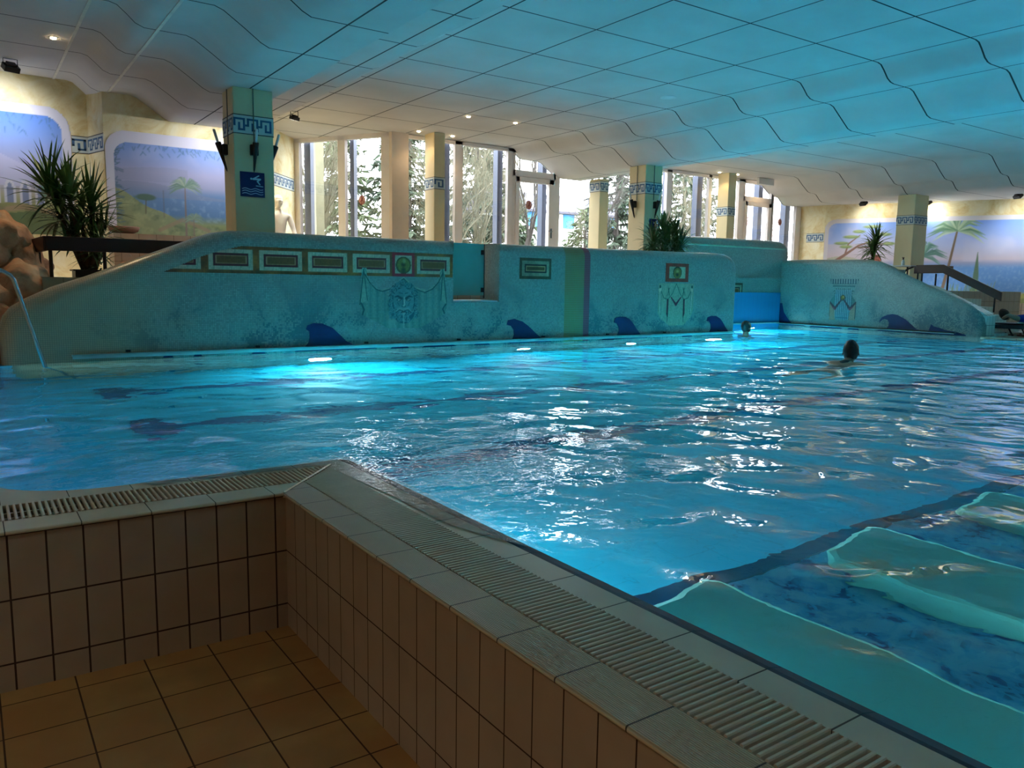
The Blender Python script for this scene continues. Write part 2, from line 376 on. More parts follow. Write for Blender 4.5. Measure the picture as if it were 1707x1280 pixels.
while x < 1.46:
    y1 = 3.768; y0 = max(3.524, 3.375+(x+.012-1.125)/.922)
    if y0 < y1-.01: slat(b, x, x, y0, y1, 'y')
    x += .02273
b.build('bars', M_slat, g)
b = MB(); b.box(-1.2, 1.3, 3.6, 3.612, -.028, -.012); b.box(-1.2, 1.36, 3.68, 3.692, -.028, -.012); b.build('cross_bar', M_slat, g)
b = MB(); d = Vector((.922, 1, 0)).normalized(); L = .56
Mx = Matrix.Translation((1.118, 3.367, 0)) @ Matrix.Rotation(math.atan2(1, .922), 4, 'Z')
b.box(0, L, -.006, .006, -.02, .006, M=Mx); tag(b.build('mitre_strip', M_steel), 'narrow metal strip along the mitre where the two gratings meet', 'metal strip')

# ------------------------------------------------------------------ pool basin and water
D = -1.3
b = MB(); b.box(-.2, 17.0, -7, 13.2, D-.1, D); struct(b.build('floor_pool', M_pool))
b = MB(); b.box(1.583, 1.66, -7, 3.88, D, -.16); b.box(.4, 1.6, 3.84, 3.9, D, -.1); b.box(-.1, 0, 4.3, 10.7, D, -.1); b.box(-.1, 9.1, 10.55, 10.7, D, -.1); b.box(9, 13, 12.5, 12.6, D, 0); b.box(-.1, .6, 10.0, 10.1, D, -.1); b.box(16.8, 16.9, -7, 7.6, D, -.03); b.box(12.4, 12.6, 10.4, 13, D, -.02) if False else None
b.box(9, 9.1, 10.6, 12.5, D, 0)
arcb = [(.5+.5*math.cos(math.radians(a)), 4.38+.5*math.sin(math.radians(a))) for a in range(270, 179, -10)]
for (xa, ya), (xb, yb) in zip(arcb[:-1], arcb[1:]): b.quad((xa, ya, D), (xb, yb, D), (xb, yb, -.05), (xa, ya, -.05))
struct(b.build('wall_pool', M_pool))
for i, (yc, x0) in enumerate(((8.66, 1.08), (6.78, 1.08), (4.85, 1.08))):
    b = MB(); b.box(x0, x0+.26, yc-.33, yc+.33, D, D+.004); b.box(x0+.26, 15.6, yc-.115, yc+.115, D, D+.004)
    o = struct(b.build('trim_lane', M_lane))
b = MB(); b.box(1.64, 12, -7, 1.93, D, -.46); o = struct(b.build('floor_shelf', M_stepmos))
b = MB(); b.box(1.64, 12, 1.87, 1.97, D, -.44); struct(b.build('trim_7', M_lane))
for i, x0 in enumerate((1.64, 2.72, 3.80, 4.88, 5.96)):
    x1 = x0+.55; b = MB(); b.prism([(x0, -7), (x1, -7), (x1, 1.82), (x1-.06, 1.86), (x0+.08, 1.80), (x0, 1.72)], -.46, -.30)
    o = b.build('underwater_ledge', M_slab, bevel=.03)
    tag(o, ['smooth green underwater ledge beside the coping, nearest of the ledges', 'smooth green underwater ledge, second from the coping', 'smooth green underwater ledge, third from the coping at the right picture edge', 'green underwater ledge fourth from the coping', 'green underwater ledge farthest from the coping'][i], 'pool ledge', 'green ledges on the shallow shelf')
def water():
    t = NT('pool_water'); p = t.pos()
    mp = t.n('ShaderNodeMapping'); mp.inputs['Scale'].default_value = (1, 1, 1); t.link(p, mp.inputs[0]); v = mp.outputs[0]
    big = t.noise(v, 2.0, 1, .4, .4); mid = t.noise(v, 4.2, 2, .5, .5); sm = t.noise(v, 17, 2, .55, .4)
    xy = t.xyz(p)
    dx = t.math('SUBTRACT', xy[0], 1.75); dy = t.math('SUBTRACT', xy[1], 3.75)
    d = t.math('SQRT', t.math('ADD', t.math('MULTIPLY', dx, dx), t.math('MULTIPLY', dy, dy)))
    near = t.math('SUBTRACT', 1.15, t.math('MULTIPLY', d, .62), clamp=True)
    h = t.math('MULTIPLY', big, .05)
    h = t.math('MULTIPLY_ADD', mid, .009, h)
    h = t.math('MULTIPLY_ADD', sm, t.math('MULTIPLY_ADD', near, .008, .0003), h)
    nm = t.bump(h, 1.0)
    g = t.n('ShaderNodeBsdfGlass'); g.inputs['IOR'].default_value = 1.33; g.inputs['Roughness'].default_value = 0.0
    g.inputs['Color'].default_value = (.93, .985, 1, 1); t.link(nm, g.inputs['Normal']); return t.out(g.outputs[0])
M_water = water()
pw = [(1.645, -7), (16.8, -7), (16.8, 12.5), (9.05, 12.5), (9.05, 10.4), (.25, 10.2), (0, 9.98)]+list(reversed(arcb))+[(1.645, 3.893)]
b = MB(); b.poly([(x, y, -.0135) for x, y in pw]); o = b.build('pool_water', M_water)
if o.data.polygons[0].normal.z < 0:
    o.data.flip_normals()
tag(o, 'rippled turquoise water filling the swimming pool', 'water', kind='stuff')
# thin film of overflow water on the edge tiles near the corner
t = NT('overflow_film'); n1 = t.noise(scale=34, detail=3, dist=1.2); f = t.n('ShaderNodeFresnel'); f.inputs[0].default_value = 1.33; nm = t.bump(n1, .0035); t.link(nm, f.inputs[1])
a = t.n('ShaderNodeBsdfTransparent'); gl = t.n('ShaderNodeBsdfGlossy'); gl.inputs['Roughness'].default_value = .03; t.link(nm, gl.inputs['Normal']); mx = t.n('ShaderNodeMixShader'); t.link(f.outputs[0], mx.inputs[0]); t.link(a.outputs[0], mx.inputs[1]); t.link(gl.outputs[0], mx.inputs[2]); M_film = t.out(mx.outputs[0])
b = MB(); film = [(1.65, 2.1), (1.65, 3.9), (1.2, 3.895), (.62, 3.882), (.66, 3.80), (1.15, 3.80), (1.468, 3.775), (1.482, 3.5), (1.50, 3.0), (1.50, 2.6), (1.56, 2.35)]
b.poly([(x, y, .004) for x, y in film]); o = b.build('overflow_water', M_film)
if o.data.polygons[0].normal.z < 0: o.data.flip_normals()
tag(o, 'thin sheet of glittering water spilling over the edge tiles at the pit corner', 'water', kind='stuff')
# underwater lamps
def uwlamp(loc, aim, lab, e=90):
    g = thing('underwater_lamp', lab, 'pool lamp', loc, 'round lamps set in the pool walls under water')
    d = (Vector(aim)-Vector(loc)).normalized(); Mx = Matrix.Translation(Vector(loc)) @ d.to_track_quat('Z', 'Y').to_matrix().to_4x4()
    b = MB(); b.lathe([(.17, -.02), (.17, .015), (.14, .02), (.14, .0), (.12, -.01)], M=Mx); b.build('housing', M_steel, g)
    light('bulb', 'AREA', Vector(loc)+d*.03, Vector(loc)+d*2, e, (.40, .88, 1), g, shape='DISK', size=.28)
UW = 150
for x, l in ((3.84, 'underwater lamp below the first navy fin from the left'), (7.2, 'underwater lamp below the second navy fin'), (9.55, 'underwater lamp below the third navy fin'), (11.8, 'underwater lamp near the free right end of the mosaic wall')):
    y = 9.968+.0216*x-.03; uwlamp((x, y, -.8), (x, y-3, -1.0), l, UW)
for x, l in ((13.3, 'underwater lamp in the channel behind the mosaic wall'), (15.6, 'underwater lamp in the channel beside the right mosaic wall')):
    uwlamp((x, 12.44, -.6), (x, 10, -.9), l, UW*.8)
for y, l in ((-1.5, 'underwater lamp in the right pool wall behind the shelf'), (4.0, 'underwater lamp in the right pool wall out of sight'), (1.2, 'underwater lamp in the right pool wall at the shelf'), ):
    uwlamp((16.77, y, -.8), (14, y, -1.0), l, UW*1.6)

for y, l in ((3.3, 'underwater lamp in the near pool wall by the corner'), (2.4, 'underwater lamp in the near pool wall before the shelf')): uwlamp((1.68, y, -.9), (5, y+1.5, -1.1), l, UW*.06)  # added on the side facing away from the camera, brightens the near water
uwlamp((1.68, -.9, -.22), (5, -.9, -.1), 'underwater lamp over the shelf near the camera', UW*.35)  # added out of view to brighten the shallow shelf
uwlamp((11.9, .4, -.3), (5, .4, -.35), 'underwater lamp facing along the shelf from its far side', UW*4.5)  # this lamp and the next are added out of view to lift the shelf
uwlamp((11.9, -2.2, -.3), (5, -.5, -.35), 'second underwater lamp facing along the shelf from its far side', UW*4.5)
# ------------------------------------------------------------------ ceiling
prof = [(-5.2, 3.945), (1.50, 3.945), (1.58, 3.925), (1.67, 3.85), (1.76, 3.765), (1.85, 3.73), (2.30, 3.73), (2.39, 3.70), (2.59, 3.57), (2.77, 3.445), (2.86, 3.405), (3.66, 3.405), (3.71, 3.445), (3.90, 3.57), (4.08, 3.70), (4.15, 3.73), (4.64, 3.73), (4.73, 3.765), (4.82, 3.85), (4.92, 3.925), (5.0, 3.945),
        (10.24, 3.945), (10.32, 3.93), (10.40, 3.87), (10.50, 3.78), (10.58, 3.742), (10.66, 3.73), (11.08, 3.73), (11.17, 3.705), (11.37, 3.57), (11.58, 3.43), (11.68, 3.405), (12.37, 3.405), (12.42, 3.44), (12.80, 3.70), (12.9, 3.73), (13.3, 3.73), (13.55, 3.90), (13.65, 3.945),
        (18.86, 3.945), (19.02, 3.91), (19.26, 3.74), (19.5, 3.59), (19.62, 3.565), (19.80, 3.56), (19.88, 3.54), (20.06, 3.40), (20.18, 3.352), (20.3, 3.35), (31, 3.35)]
b = MB(); ys = [-7.1, 2, 9, 15.06]
for (x0, z0), (x1, z1) in zip(prof[:-1], prof[1:]):
    for y0, y1 in zip(ys[:-1], ys[1:]): b.quad((x0, y0, z0), (x1, y0, z1), (x1, y1, z1), (x0, y1, z0))
    if x0 >= 3.6 and x1 <= 5.01: b.quad((x0, 15.06, z0), (x1, 15.06, z1), (x1, 17.3, z1), (x0, 17.3, z0))
b.poly([(5.0, 15.06, 3.945), (7.40, 15.06, 3.945), (6.1, 17.2, 3.945), (5.0, 17.2, 3.945)])
b.quad((-5.2, -7.1, 4.25), (31, -7.1, 4.25), (31, 15.06, 4.25), (-5.2, 15.06, 4.25))
b.quad((-5.2, 15.06, 4.25), (31, 15.06, 4.25), (31, 15.06, 3.94), (-5.2, 15.06, 3.94))
o = struct(b.build('ceiling', M_ceil))
sm = [False]*len(o.data.polygons)
for i, pl in enumerate(o.data.polygons): sm[i] = abs(pl.normal.z) > .3
o.data.polygons.foreach_set('use_smooth', sm); md = o.modifiers.new('es', 'EDGE_SPLIT'); md.split_angle = math.radians(35)
b = MB(); b.box(1.312, 1.345, -7, 14.35, 3.933, 3.948); struct(b.build('trim_8', plain('light_metal_strip', 'e4ddcc', .4)))
b = MB(); b.box(1.972, 2.005, -7, 13.8, 3.718, 3.733); struct(b.build('trim_9', plain('light_metal_strip_b', 'e4ddcc', .4)))

# ------------------------------------------------------------------ outer walls
def wallseg(name, pts, z0, z1, mt, th=.15, outward=1):
    b = MB()
    for (x0, y0), (x1, y1) in zip(pts[:-1], pts[1:]):
        d = Vector((x1-x0, y1-y0)).normalized(); n = Vector((-d.y, d.x))*th*outward
        b.prism([(x0, y0), (x1, y1), (x1+n.x, y1+n.y), (x0+n.x, y0+n.y)], z0, z1)
    return struct(b.build(name, mt))
wallseg('wall_back_left', [(-5.1, 14.35), (1.52, 14.35), (1.76, 14.35), (1.90, 13.77), (4.42, 13.77)], -.1, 4.1, M_yel)
wallseg('wall_bay', [(4.42, 13.77), (4.5, 15.2), (6.08, 17.1)], .2, 4.1, M_yel)
wallseg('wall_left', [(-5.1, -7), (-5.1, 14.5)], -.8, 4.1, M_wallp)
wallseg('wall_near', [(31, -7), (-5.1, -7)], -.8, 4.1, M_wallp)
RW = [(20.86, 15.05), (20.90, 14.72), (20.96, 14.17), (23.05, 9.75), (25.4, 4.78), (30.9, -6.85)]
wallseg('wall_right', RW, -.1, 4.1, M_yel)
wallseg('wall_far_right', [(30.9, -6.8), (31, -7)], -.8, 4.1, M_wallp)
# low tiled bench along the left mural wall and planter ledge
b = MB(); b.box(1.9, 4.4, 13.28, 13.77, .9, 1.60); struct(b.build('wall_bench', M_ledge))
wallseg('wall_right_base', [(22.35, 10.9), (23.0, 9.54), (25.2, 4.9)], 0, .62, M_ledge, th=.1)
# terraces and decks
b = MB(); b.prism([(.8, 11.35), (11.9, 11.35), (11.9, 13.2), (17.2, 13.2), (17.2, 9.0), (21.6, 9.0), (21.6, 15.0), (7.5, 15.0), (6.1, 17.1), (3, 17.1), (3, 13.9), (.8, 13.9)], -.1, .92); struct(b.build('floor_terrace', M_ledge))
b = MB(); b.box(-5.1, .8, 10.6, 14.4, -.2, -.02); b.box(.8, 12, 10.45, 11.35, -.2, -.02); struct(b.build('floor_back', M_deck))
b = MB(); b.prism([(16.8, -7), (31, -7), (31, 0), (24, 9), (22, 11), (17.3, 9), (16.8, 7.6)], -.3, 0.015); struct(b.build('floor_deck', M_deck))
b = MB()
for k in range(5): b.box(17.3, 19.0, 9.0-.28*(k+1), 9.0-.28*k, .0, .92-.17*(k+1)+.0)
struct(b.build('floor_stairs', M_wtile))
b = MB(); b.box(-60, 160, 15.3, 160, .4, .6); b.box(-60, 3, 17.3, 160, .4, .6); struct(b.build('floor_garden', plain('winter_lawn', '4a4a34', .9, var=.3, vs=.6)))

# ------------------------------------------------------------------ windows (daylight side)
def vframe(b, x0, x1, z0=.92, z1=3.93, d=.07, y=15.0, mi=0): b.box(x0, x1, y-d, y+d*.4, z0, z1, mi)
def window(name, x0, x1, bars, panes, y=15.0, top=3.93, extra=None, sill=.92):
    g = thing(name, None, None, ((x0+x1)/2, y, sill)); g['kind'] = 'structure'
    b = MB(); vframe(b, x0, x1, 3.86, top, y=y); vframe(b, x0, x1, sill, sill+.12, y=y)
    for (a, c) in bars: vframe(b, a, c, sill, top, y=y)
    if extra: extra(b)
    b.build('window_frame', M_frame, g, bevel=.006)
    for (a, c, z0, z1) in panes:
        q = MB(); q.box(a, c, y-.008, y+.008, z0, z1); q.build('pane', M_glass, g)
    return g
window('window_1', 7.67, 8.99, [(8.80, 8.99)], [(7.67, 8.80, 1.04, 3.86)])
window('window_2', 8.99, 10.31, [(10.17, 10.31)], [(8.99, 10.17, 1.04, 3.86)])
window('window_3', 11.53, 15.36, [(11.53, 11.65), (15.17, 15.36)], [(11.65, 15.17, 1.04, 3.86)])
window('window_4', 15.36, 16.90, [(16.76, 16.88)], [(15.36, 16.76, 1.04, 3.86)])
window('window_5', 16.90, 18.26, [(18.0, 18.2)], [(16.90, 18.0, 1.04, 3.86)])
window('window_6', 19.5, 20.86, [(19.44, 19.56), (20.62, 20.86)], [(19.56, 20.62, 1.04, 3.86)])
def doorunit(name, x0, x1, hx):
    g = thing(name, None, None, ((x0+x1)/2, 15, .92)); g['kind'] = 'structure'
    b = MB(); vframe(b, x0, x0+.07); vframe(b, x1-.07, x1); vframe(b, x0, x1, 3.84, 3.93); vframe(b, x0, x1, 3.34, 3.48); vframe(b, x0, x1, .92, 1.0); b.build('door_frame', M_frame, g, bevel=.006)
    q = MB(); q.box(x0+.07, x1-.07, 14.99, 15.01, 3.48, 3.84); q.build('transom_pane', M_glass, g)
    b = MB(); a, c = x0+.07, x1-.07
    for (p, r, z0, z1) in ((a, a+.10, 1.0, 3.33), (c-.14, c, 1.0, 3.33), (a, c, 3.22, 3.33), (a, c, 1.0, 1.2)): b.box(p, r, 14.90, 14.99, z0, z1)
    lf = b.build('door_leaf', M_frame, g, bevel=.006)
    q = MB(); q.box(a+.1, c-.14, 14.94, 14.955, 1.2, 3.22); q.build('pane', M_glass, lf)
    h = MB(); h.box(hx-.02, hx+.02, 14.885, 14.9, 2.0, 2.22); h.tube([(hx, 14.88, 2.15), (hx, 14.84, 2.15), (hx-.13, 14.84, 2.15)], .011); h.build('handle', M_steel, lf)
doorunit('door_1', 10.31, 11.53, 11.39); doorunit('door_2', 18.2, 19.5, 19.36)
# bay window set at an angle
A_, B_ = Vector((6.08, 17.12, 0)), Vector((7.36, 15.06, 0)); dd = (B_-A_).normalized(); Ld = (B_-A_).length
Mb = Matrix(((dd.x, -dd.y, 0, A_.x), (dd.y, dd.x, 0, A_.y), (0, 0, 1, 0), (0, 0, 0, 1)))
g = thing('window_7', None, None, tuple((A_+B_)/2)); g['kind'] = 'structure'
b = MB()
for (s0, s1) in ((0, .16), (1.16, 1.34), (Ld-.2, Ld)): b.box(s0, s1, -.07, .03, .92, 3.93, M=Mb)
b.box(0, Ld, -.07, .03, 3.86, 3.95, M=Mb); b.box(0, Ld, -.07, .03, .92, 1.04, M=Mb); b.build('window_frame', M_frame, g, bevel=.006)
for (s0, s1) in ((.16, 1.16), (1.34, Ld-.2)):
    q = MB(); q.box(s0, s1, -.008, .008, 1.04, 3.86, M=Mb); q.build('pane', M_glass, g)
b = MB(); b.box(7.30, 7.68, 14.9, 15.12, .92, 3.945); struct(b.build('trim_10', plain('corner_post_paint', 'd8c8b8', .6, var=.04)))
b = MB()
for x0, x1 in ((8.62, 8.78), (10.02, 10.15), (11.28, 11.40), (15.38, 15.56), (16.52, 16.72), (17.8, 17.98), (19.1, 19.28), (20.36, 20.58)): b.box(x0, x1, 15.12, 15.3, .7, 3.9)
for s0, s1 in ((.18, .34), (1.36, 1.46)): b.box(s0, s1, .08, .2, .7, 3.9, M=Mb)
struct(b.build('trim_11', M_frameout))
# ------------------------------------------------------------------ mosaic walls in and around the pool
def roundwall(name, out, Mx, r, th, mt, parent, close=None, K=6, back=True):
    """out: open outline [(s,z)] left-bottom to right-bottom, clockwise seen from the front; crown rounded with radius r."""
    n = len(out); P = [Vector(p) for p in out]; N = []
    for i in range(n):
        e = []
        if i > 0: d = (P[i]-P[i-1]).normalized(); e.append(Vector((d.y, -d.x)))
        if i < n-1: d = (P[i+1]-P[i]).normalized(); e.append(Vector((d.y, -d.x)))
        v = sum(e, Vector((0, 0))); v.normalize(); N.append(v/max(.5, v.dot(e[0])))
    rings = []
    for k in range(K+1):
        a = math.pi/2*k/K; rings.append((r*(1-math.sin(a)), r*(1-math.cos(a))))
    if back: rings += [(i, th-d) for i, d in reversed(rings)]
    else: rings.append((0, th))
    b = MB(); idx = []
    for ins, d in rings:
        row = []
        for i in range(n):
            q = P[i]+N[i]*ins; row.append(len(b.v)); b.v.append(tuple(Mx @ Vector((q.x, d, q.y))))
        idx.append(row)
    for a, c in zip(idx[:-1], idx[1:]):
        for i in range(n-1): b.f.append((a[i], a[i+1], c[i+1], c[i])); b.mi.append(0)
    ex = close or []
    def cap(row, d):
        e = []
        for q in ex: e.append(len(b.v)); b.v.append(tuple(Mx @ Vector((q[0], d, q[1]))))
        b.f.append(tuple(row)+tuple(e)); b.mi.append(0); return e
    cap(idx[0], rings[0][1]); cap(idx[-1], rings[-1][1])
    b.f.append(tuple(r_[-1] for r_ in idx)); b.mi.append(0); b.f.append(tuple(r_[0] for r_ in idx)); b.mi.append(0)
    # flat sides where the outline is closed by extra corners
    if ex:
        ch = [tuple(P[-1])]+list(ex)+[tuple(P[0])]
        for (s0, z0), (s1, z1) in zip(ch[:-1], ch[1:]):
            b.quad(Mx @ Vector((s0, rings[0][1], z0)), Mx @ Vector((s1, rings[0][1], z1)), Mx @ Vector((s1, rings[-1][1], z1)), Mx @ Vector((s0, rings[-1][1], z0)))
    o = b.build(name, mt, parent)
    o.data.polygons.foreach_set('use_smooth', [True]*len(o.data.polygons)); md = o.modifiers.new('es', 'EDGE_SPLIT'); md.split_angle = math.radians(40)
    return o
al = math.atan(.0216)
MI = Matrix.Translation((0, 9.968, 0)) @ Matrix.Rotation(al, 4, 'Z')      # s ~ x, d into the wall, z
iw = thing('mosaic_wall', 'long teal mosaic wall with a painted frieze, bearded mask and navy fins', 'wall', (6, 10.2, 0))
TH = .52
L = [(.31, -1.35), (.30, .36), (.34, .50), (.42, .60), (.56, .69), (.82, .82), (1.17, .945), (1.81, 1.205), (2.14, 1.335), (2.42, 1.45), (2.58, 1.505), (2.76, 1.535), (3.0, 1.54), (5.935, 1.54)]
roundwall('wall_body', L, MI, .17, TH, M_mos, iw, close=[(5.935, -1.35)])
R_ = [(6.76, 1.54), (9.5, 1.55), (11.95, 1.57), (12.15, 1.56), (12.29, 1.52), (12.39, 1.45), (12.45, 1.34), (12.475, 1.2), (12.48, -1.35)]
roundwall('wall_body', R_, MI, .17, TH, M_mos, iw, close=[(6.76, -1.35)])
b = MB(); b.box(5.93, 6.765, .0, TH, -1.35, .655, M=MI); b.build('wall_body', M_mos, iw)
# olive and red mosaic stripe wrapped over the crown
def stripe(s0, s1, mt, nm):
    e = .003; r = .17; pr = [(-e, .0)]+[(r-(r+e)*math.cos(math.pi/2*k/8), 1.548-r+(r+e)*math.sin(math.pi/2*k/8)) for k in range(9)]+[(TH-.17, 1.551)]
    b = MB()
    for (d0, z0), (d1, z1) in zip(pr[:-1], pr[1:]): b.quad(MI @ Vector((s0, d0, z0)), MI @ Vector((s1, d0, z0)), MI @ Vector((s1, d1, z1)), MI @ Vector((s0, d1, z1)))
    return b.build(nm, mt, iw, smooth=True)
M_olive = tile_mat('olive_mosaic', '9a7a48', '9a9a80', 0, 0, .03, None, vper=(2, 0, .03), gw=.004, rough=.35)
M_redm = tile_mat('red_mosaic', 'a23a48', 'b06a70', 0, 0, .03, None, vper=(2, 0, .03), gw=.004, rough=.35)
stripe(8.06, 8.475, M_olive, 'olive_stripe'); stripe(8.475, 8.60, M_redm, 'red_stripe')
def ipt(s, z, d=-.004): return MI @ Vector((s, d, z))
UI = MI.to_3x3() @ Vector((1, 0, 0))
# frieze of marble and olive fields
W_, H_ = 4.02, .335; cv = Canvas(W_, H_, 110, '8e5c22'); s0 = 1.90; cv.mottle(6, .5, 3)
def field(a, c, zc0=.045, zc1=.29):
    cv.poly([(a, zc0), (c, zc0), (c, zc1), (a, zc1)], 'c3c9b6')
    for k in range(5): x = a+(c-a)*(k+.5)/5; cv.line([(x, zc0), (x+.05, zc1)], .012, '7fa294', .5)
    cv.poly([(a+.055, zc0+.045), (c-.055, zc0+.045), (c-.055, zc1-.045), (a+.055, zc1-.045)], '6a1420')
    cv.poly([(a+.08, zc0+.07), (c-.08, zc0+.07), (c-.08, zc1-.07), (a+.08, zc1-.07)], 'b98f70')
    cv.poly([(a+.095, zc0+.083), (c-.095, zc0+.083), (c-.095, zc1-.083), (a+.095, zc1-.083)], '80561e')
for a, c in ((1.85, 2.37), (2.46, 3.0), (3.08, 3.63), (3.71, 4.26), (4.34, 4.90), (5.32, 5.87)): field(a-s0, c-s0)
a, c = 4.93-s0, 5.29-s0; cv.poly([(a, 0), (c, 0), (c, .335), (a, .335)], 'b01c30'); cv.poly([(a+.05, .04), (c-.05, .04), (c-.05, .295), (a+.05, .295)], 'c0c4ae')
cx = (a+c)/2
for k in range(12): cv.ell(cx, .17-.012+.001*k, .12-.009*k, .12-.009*k, [(.28, .25, .1), (.36, .35, .14), (.45, .43, .18), (.52, .52, .22), (.55, .58, .28), (.5, .52, .22)][k % 6 if k < 6 else 11-k])
cv.ell(cx+.01, .215, .035, .05, 'a9c090', .8, .6); cv.ell(cx, .09, .05, .05, '1c1c08', .7, .7)
# clip by the slanting crown of the wall
sx = cv.X+s0; lim = np.interp(sx, [1.9, 2.05, 2.35, 2.62, 2.84, 3.0, 9], [1.00, 1.06, 1.20, 1.29, 1.345, 1.36, 1.36]); mk = (cv.Y+1.01) < lim
cv.panel('painted_frieze', M_mospaint, ipt(s0, 1.01), UI, (0, 0, 1), iw, mask=mk)
# bearded mask on a hung cloth
cv = Canvas(1.42, .90, 120, '5f9a98'); s0, z0 = 4.41, .26; X, Y = cv.X+s0, cv.Y+z0
cloth = [(4.5, 1.10), (4.62, .90), (4.75, .83), (4.9, .86), (5.11, 1.02), (5.3, .87), (5.5, .83), (5.64, .92), (5.75, 1.10), (5.80, .64), (5.79, .48), (5.37, .275), (4.86, .285), (4.47, .48), (4.44, .65)]
ins = Canvas(1.42, .90, 120, '000000'); ins.poly([(x-s0, y-z0) for x, y in cloth], 'ffffff')
for (x, y) in ((4.5, 1.11), (5.76, 1.13)): pass
ins.poly([(x-s0, y-z0) for x, y in [(4.42, .62), (4.47, 1.12), (4.55, 1.12), (4.56, .64), (4.47, .45)]], 'ffffff'); ins.poly([(x-s0, y-z0) for x, y in [(5.70, .66), (5.70, 1.12), (5.78, 1.14), (5.83, .64), (5.79, .46)]], 'ffffff')
mk = ins.a[..., 0] > .5
cv.vgrad([(0, '6fa39c'), (1, '7fb4ae')])
for k in range(26): x = .02+k*.055; cv.line([(x, 0), (x+.006*math.sin(k), .9)], .016+.008*(k % 3), '4c7f86' if k % 2 else '93c0b4', .45)
T = lambda pts: [(x-s0, y-z0) for x, y in pts]
for sw in (([(4.50, 1.10), (4.58, .97), (4.68, .87), (4.78, .84), (4.92, .88), (5.03, .96), (5.11, 1.02)]), ([(5.11, 1.02), (5.2, .94), (5.32, .87), (5.45, .83), (5.58, .88), (5.68, .98), (5.75, 1.11)])):
    cv.line(T(sw), .075, 'a2ccbd', .85); cv.line(T([(x, y-.04) for x, y in sw]), .014, '1e4a4e'); cv.line(T([(x, y+.03) for x, y in sw]), .012, '5a908c')
for q in ([(4.50, 1.1), (4.44, .62), (4.55, .68)], [(5.75, 1.12), (5.72, .68), (5.82, .62)]):
    cv.poly(T(q), '93c4b6'); cv.line(T([q[0], q[1]]), .014, '27545a'); cv.line(T([q[0], q[2]]), .012, '2b5c60')
cv.line(T([(4.46, .64), (4.5, .55), (4.47, .47)]), .02, '27545a'); cv.line(T([(5.80, .62), (5.75, .55), (5.79, .47)]), .02, '27545a')
cv.poly(T([(4.87, .29), (4.87, .52), (4.92, .52), (5.0, .29)]), '8dbab0'); cv.ell(4.93-s0, .60-z0, .09, .2, '2f5f66', .8, .5)
cx, cy = 5.11-s0, 0
cv.ell(cx, .645-z0, .215, .295, '1f5563'); cv.ell(cx, .68-z0, .165, .22, '6aa7ad'); cv.ell(cx-.06, .70-z0, .09, .15, '4f8c95', .5, .6)
rr = random.Random(3)
def curl(x, y, r, a0):
    cv.ell(x, y, r, r, '5d9aa2'); cv.line([(x+r*math.cos(a0+t*.6)*(.95-t*.11), y+r*math.sin(a0+t*.6)*(.95-t*.11)) for t in range(8)], .011, '123f4c'); cv.line([(x+r*.5*math.cos(a0+2+t*.5), y+r*.5*math.sin(a0+2+t*.5)) for t in range(4)], .008, 'a5d4d0')
for k in range(34):
    a = math.radians(18+rr.random()*144); q = .82+.25*rr.random(); curl(cx+.2*q*math.cos(a), .70-z0+.21*q*math.sin(a)+.01, .036, rr.random()*6)
for sg in (-1, 1):
    for k in range(7): curl(cx+sg*(.195+.012*(k % 2)), .78-z0-.055*k, .033, k)
for k in range(26):
    a = math.radians(200+140*rr.random()); q = .6+.45*rr.random(); curl(cx+.2*q*math.cos(a), .60-z0+.22*q*math.sin(a), .036, rr.random()*6)
for sg in (-1, 1):
    cv.line([(cx+sg*.035, .705-z0), (cx+sg*.09, .735-z0), (cx+sg*.14, .725-z0)], [.03, .026, .012], '17424e'); cv.ell(cx+sg*.075, .682-z0, .036, .015, '143c48'); cv.ell(cx+sg*.075, .684-z0, .02, .008, 'b3dcd8')
    cv.line([(cx+sg*.01, .545-z0), (cx+sg*.07, .56-z0), (cx+sg*.12, .52-z0)], [.045, .04, .02], '7fb6b6'); cv.line([(cx+sg*.01, .53-z0), (cx+sg*.07, .542-z0), (cx+sg*.12, .505-z0)], .011, '123f4c')
    cv.line([(cx+sg*.02, .77-z0), (cx+sg*.07, .785-z0)], .01, '2a5e6a'); cv.line([(cx+sg*.095, .65-z0), (cx+sg*.07, .60-z0)], .01, '2a5e6a')
cv.line([(cx-.006, .72-z0), (cx-.01, .61-z0)], .014, '2a6270'); cv.line([(cx+.008, .72-z0), (cx+.012, .60-z0)], .022, 'b6e0da'); cv.ell(cx, .595-z0, .034, .018, '2a6270'); cv.ell(cx+.004, .603-z0, .02, .012, 'a5d4d0')
cv.ell(cx, .508-z0, .045, .018, '0f3440'); cv.ell(cx, .496-z0, .034, .011, '8cc0bc'); cv.line([(cx, .49-z0), (cx, .27-z0)], .022, 'a9cfc8', .9)
cv.panel('mask_mosaic', M_mospaint, ipt(s0, z0, -.008), UI, (0, 0, 1), iw, mask=mk)
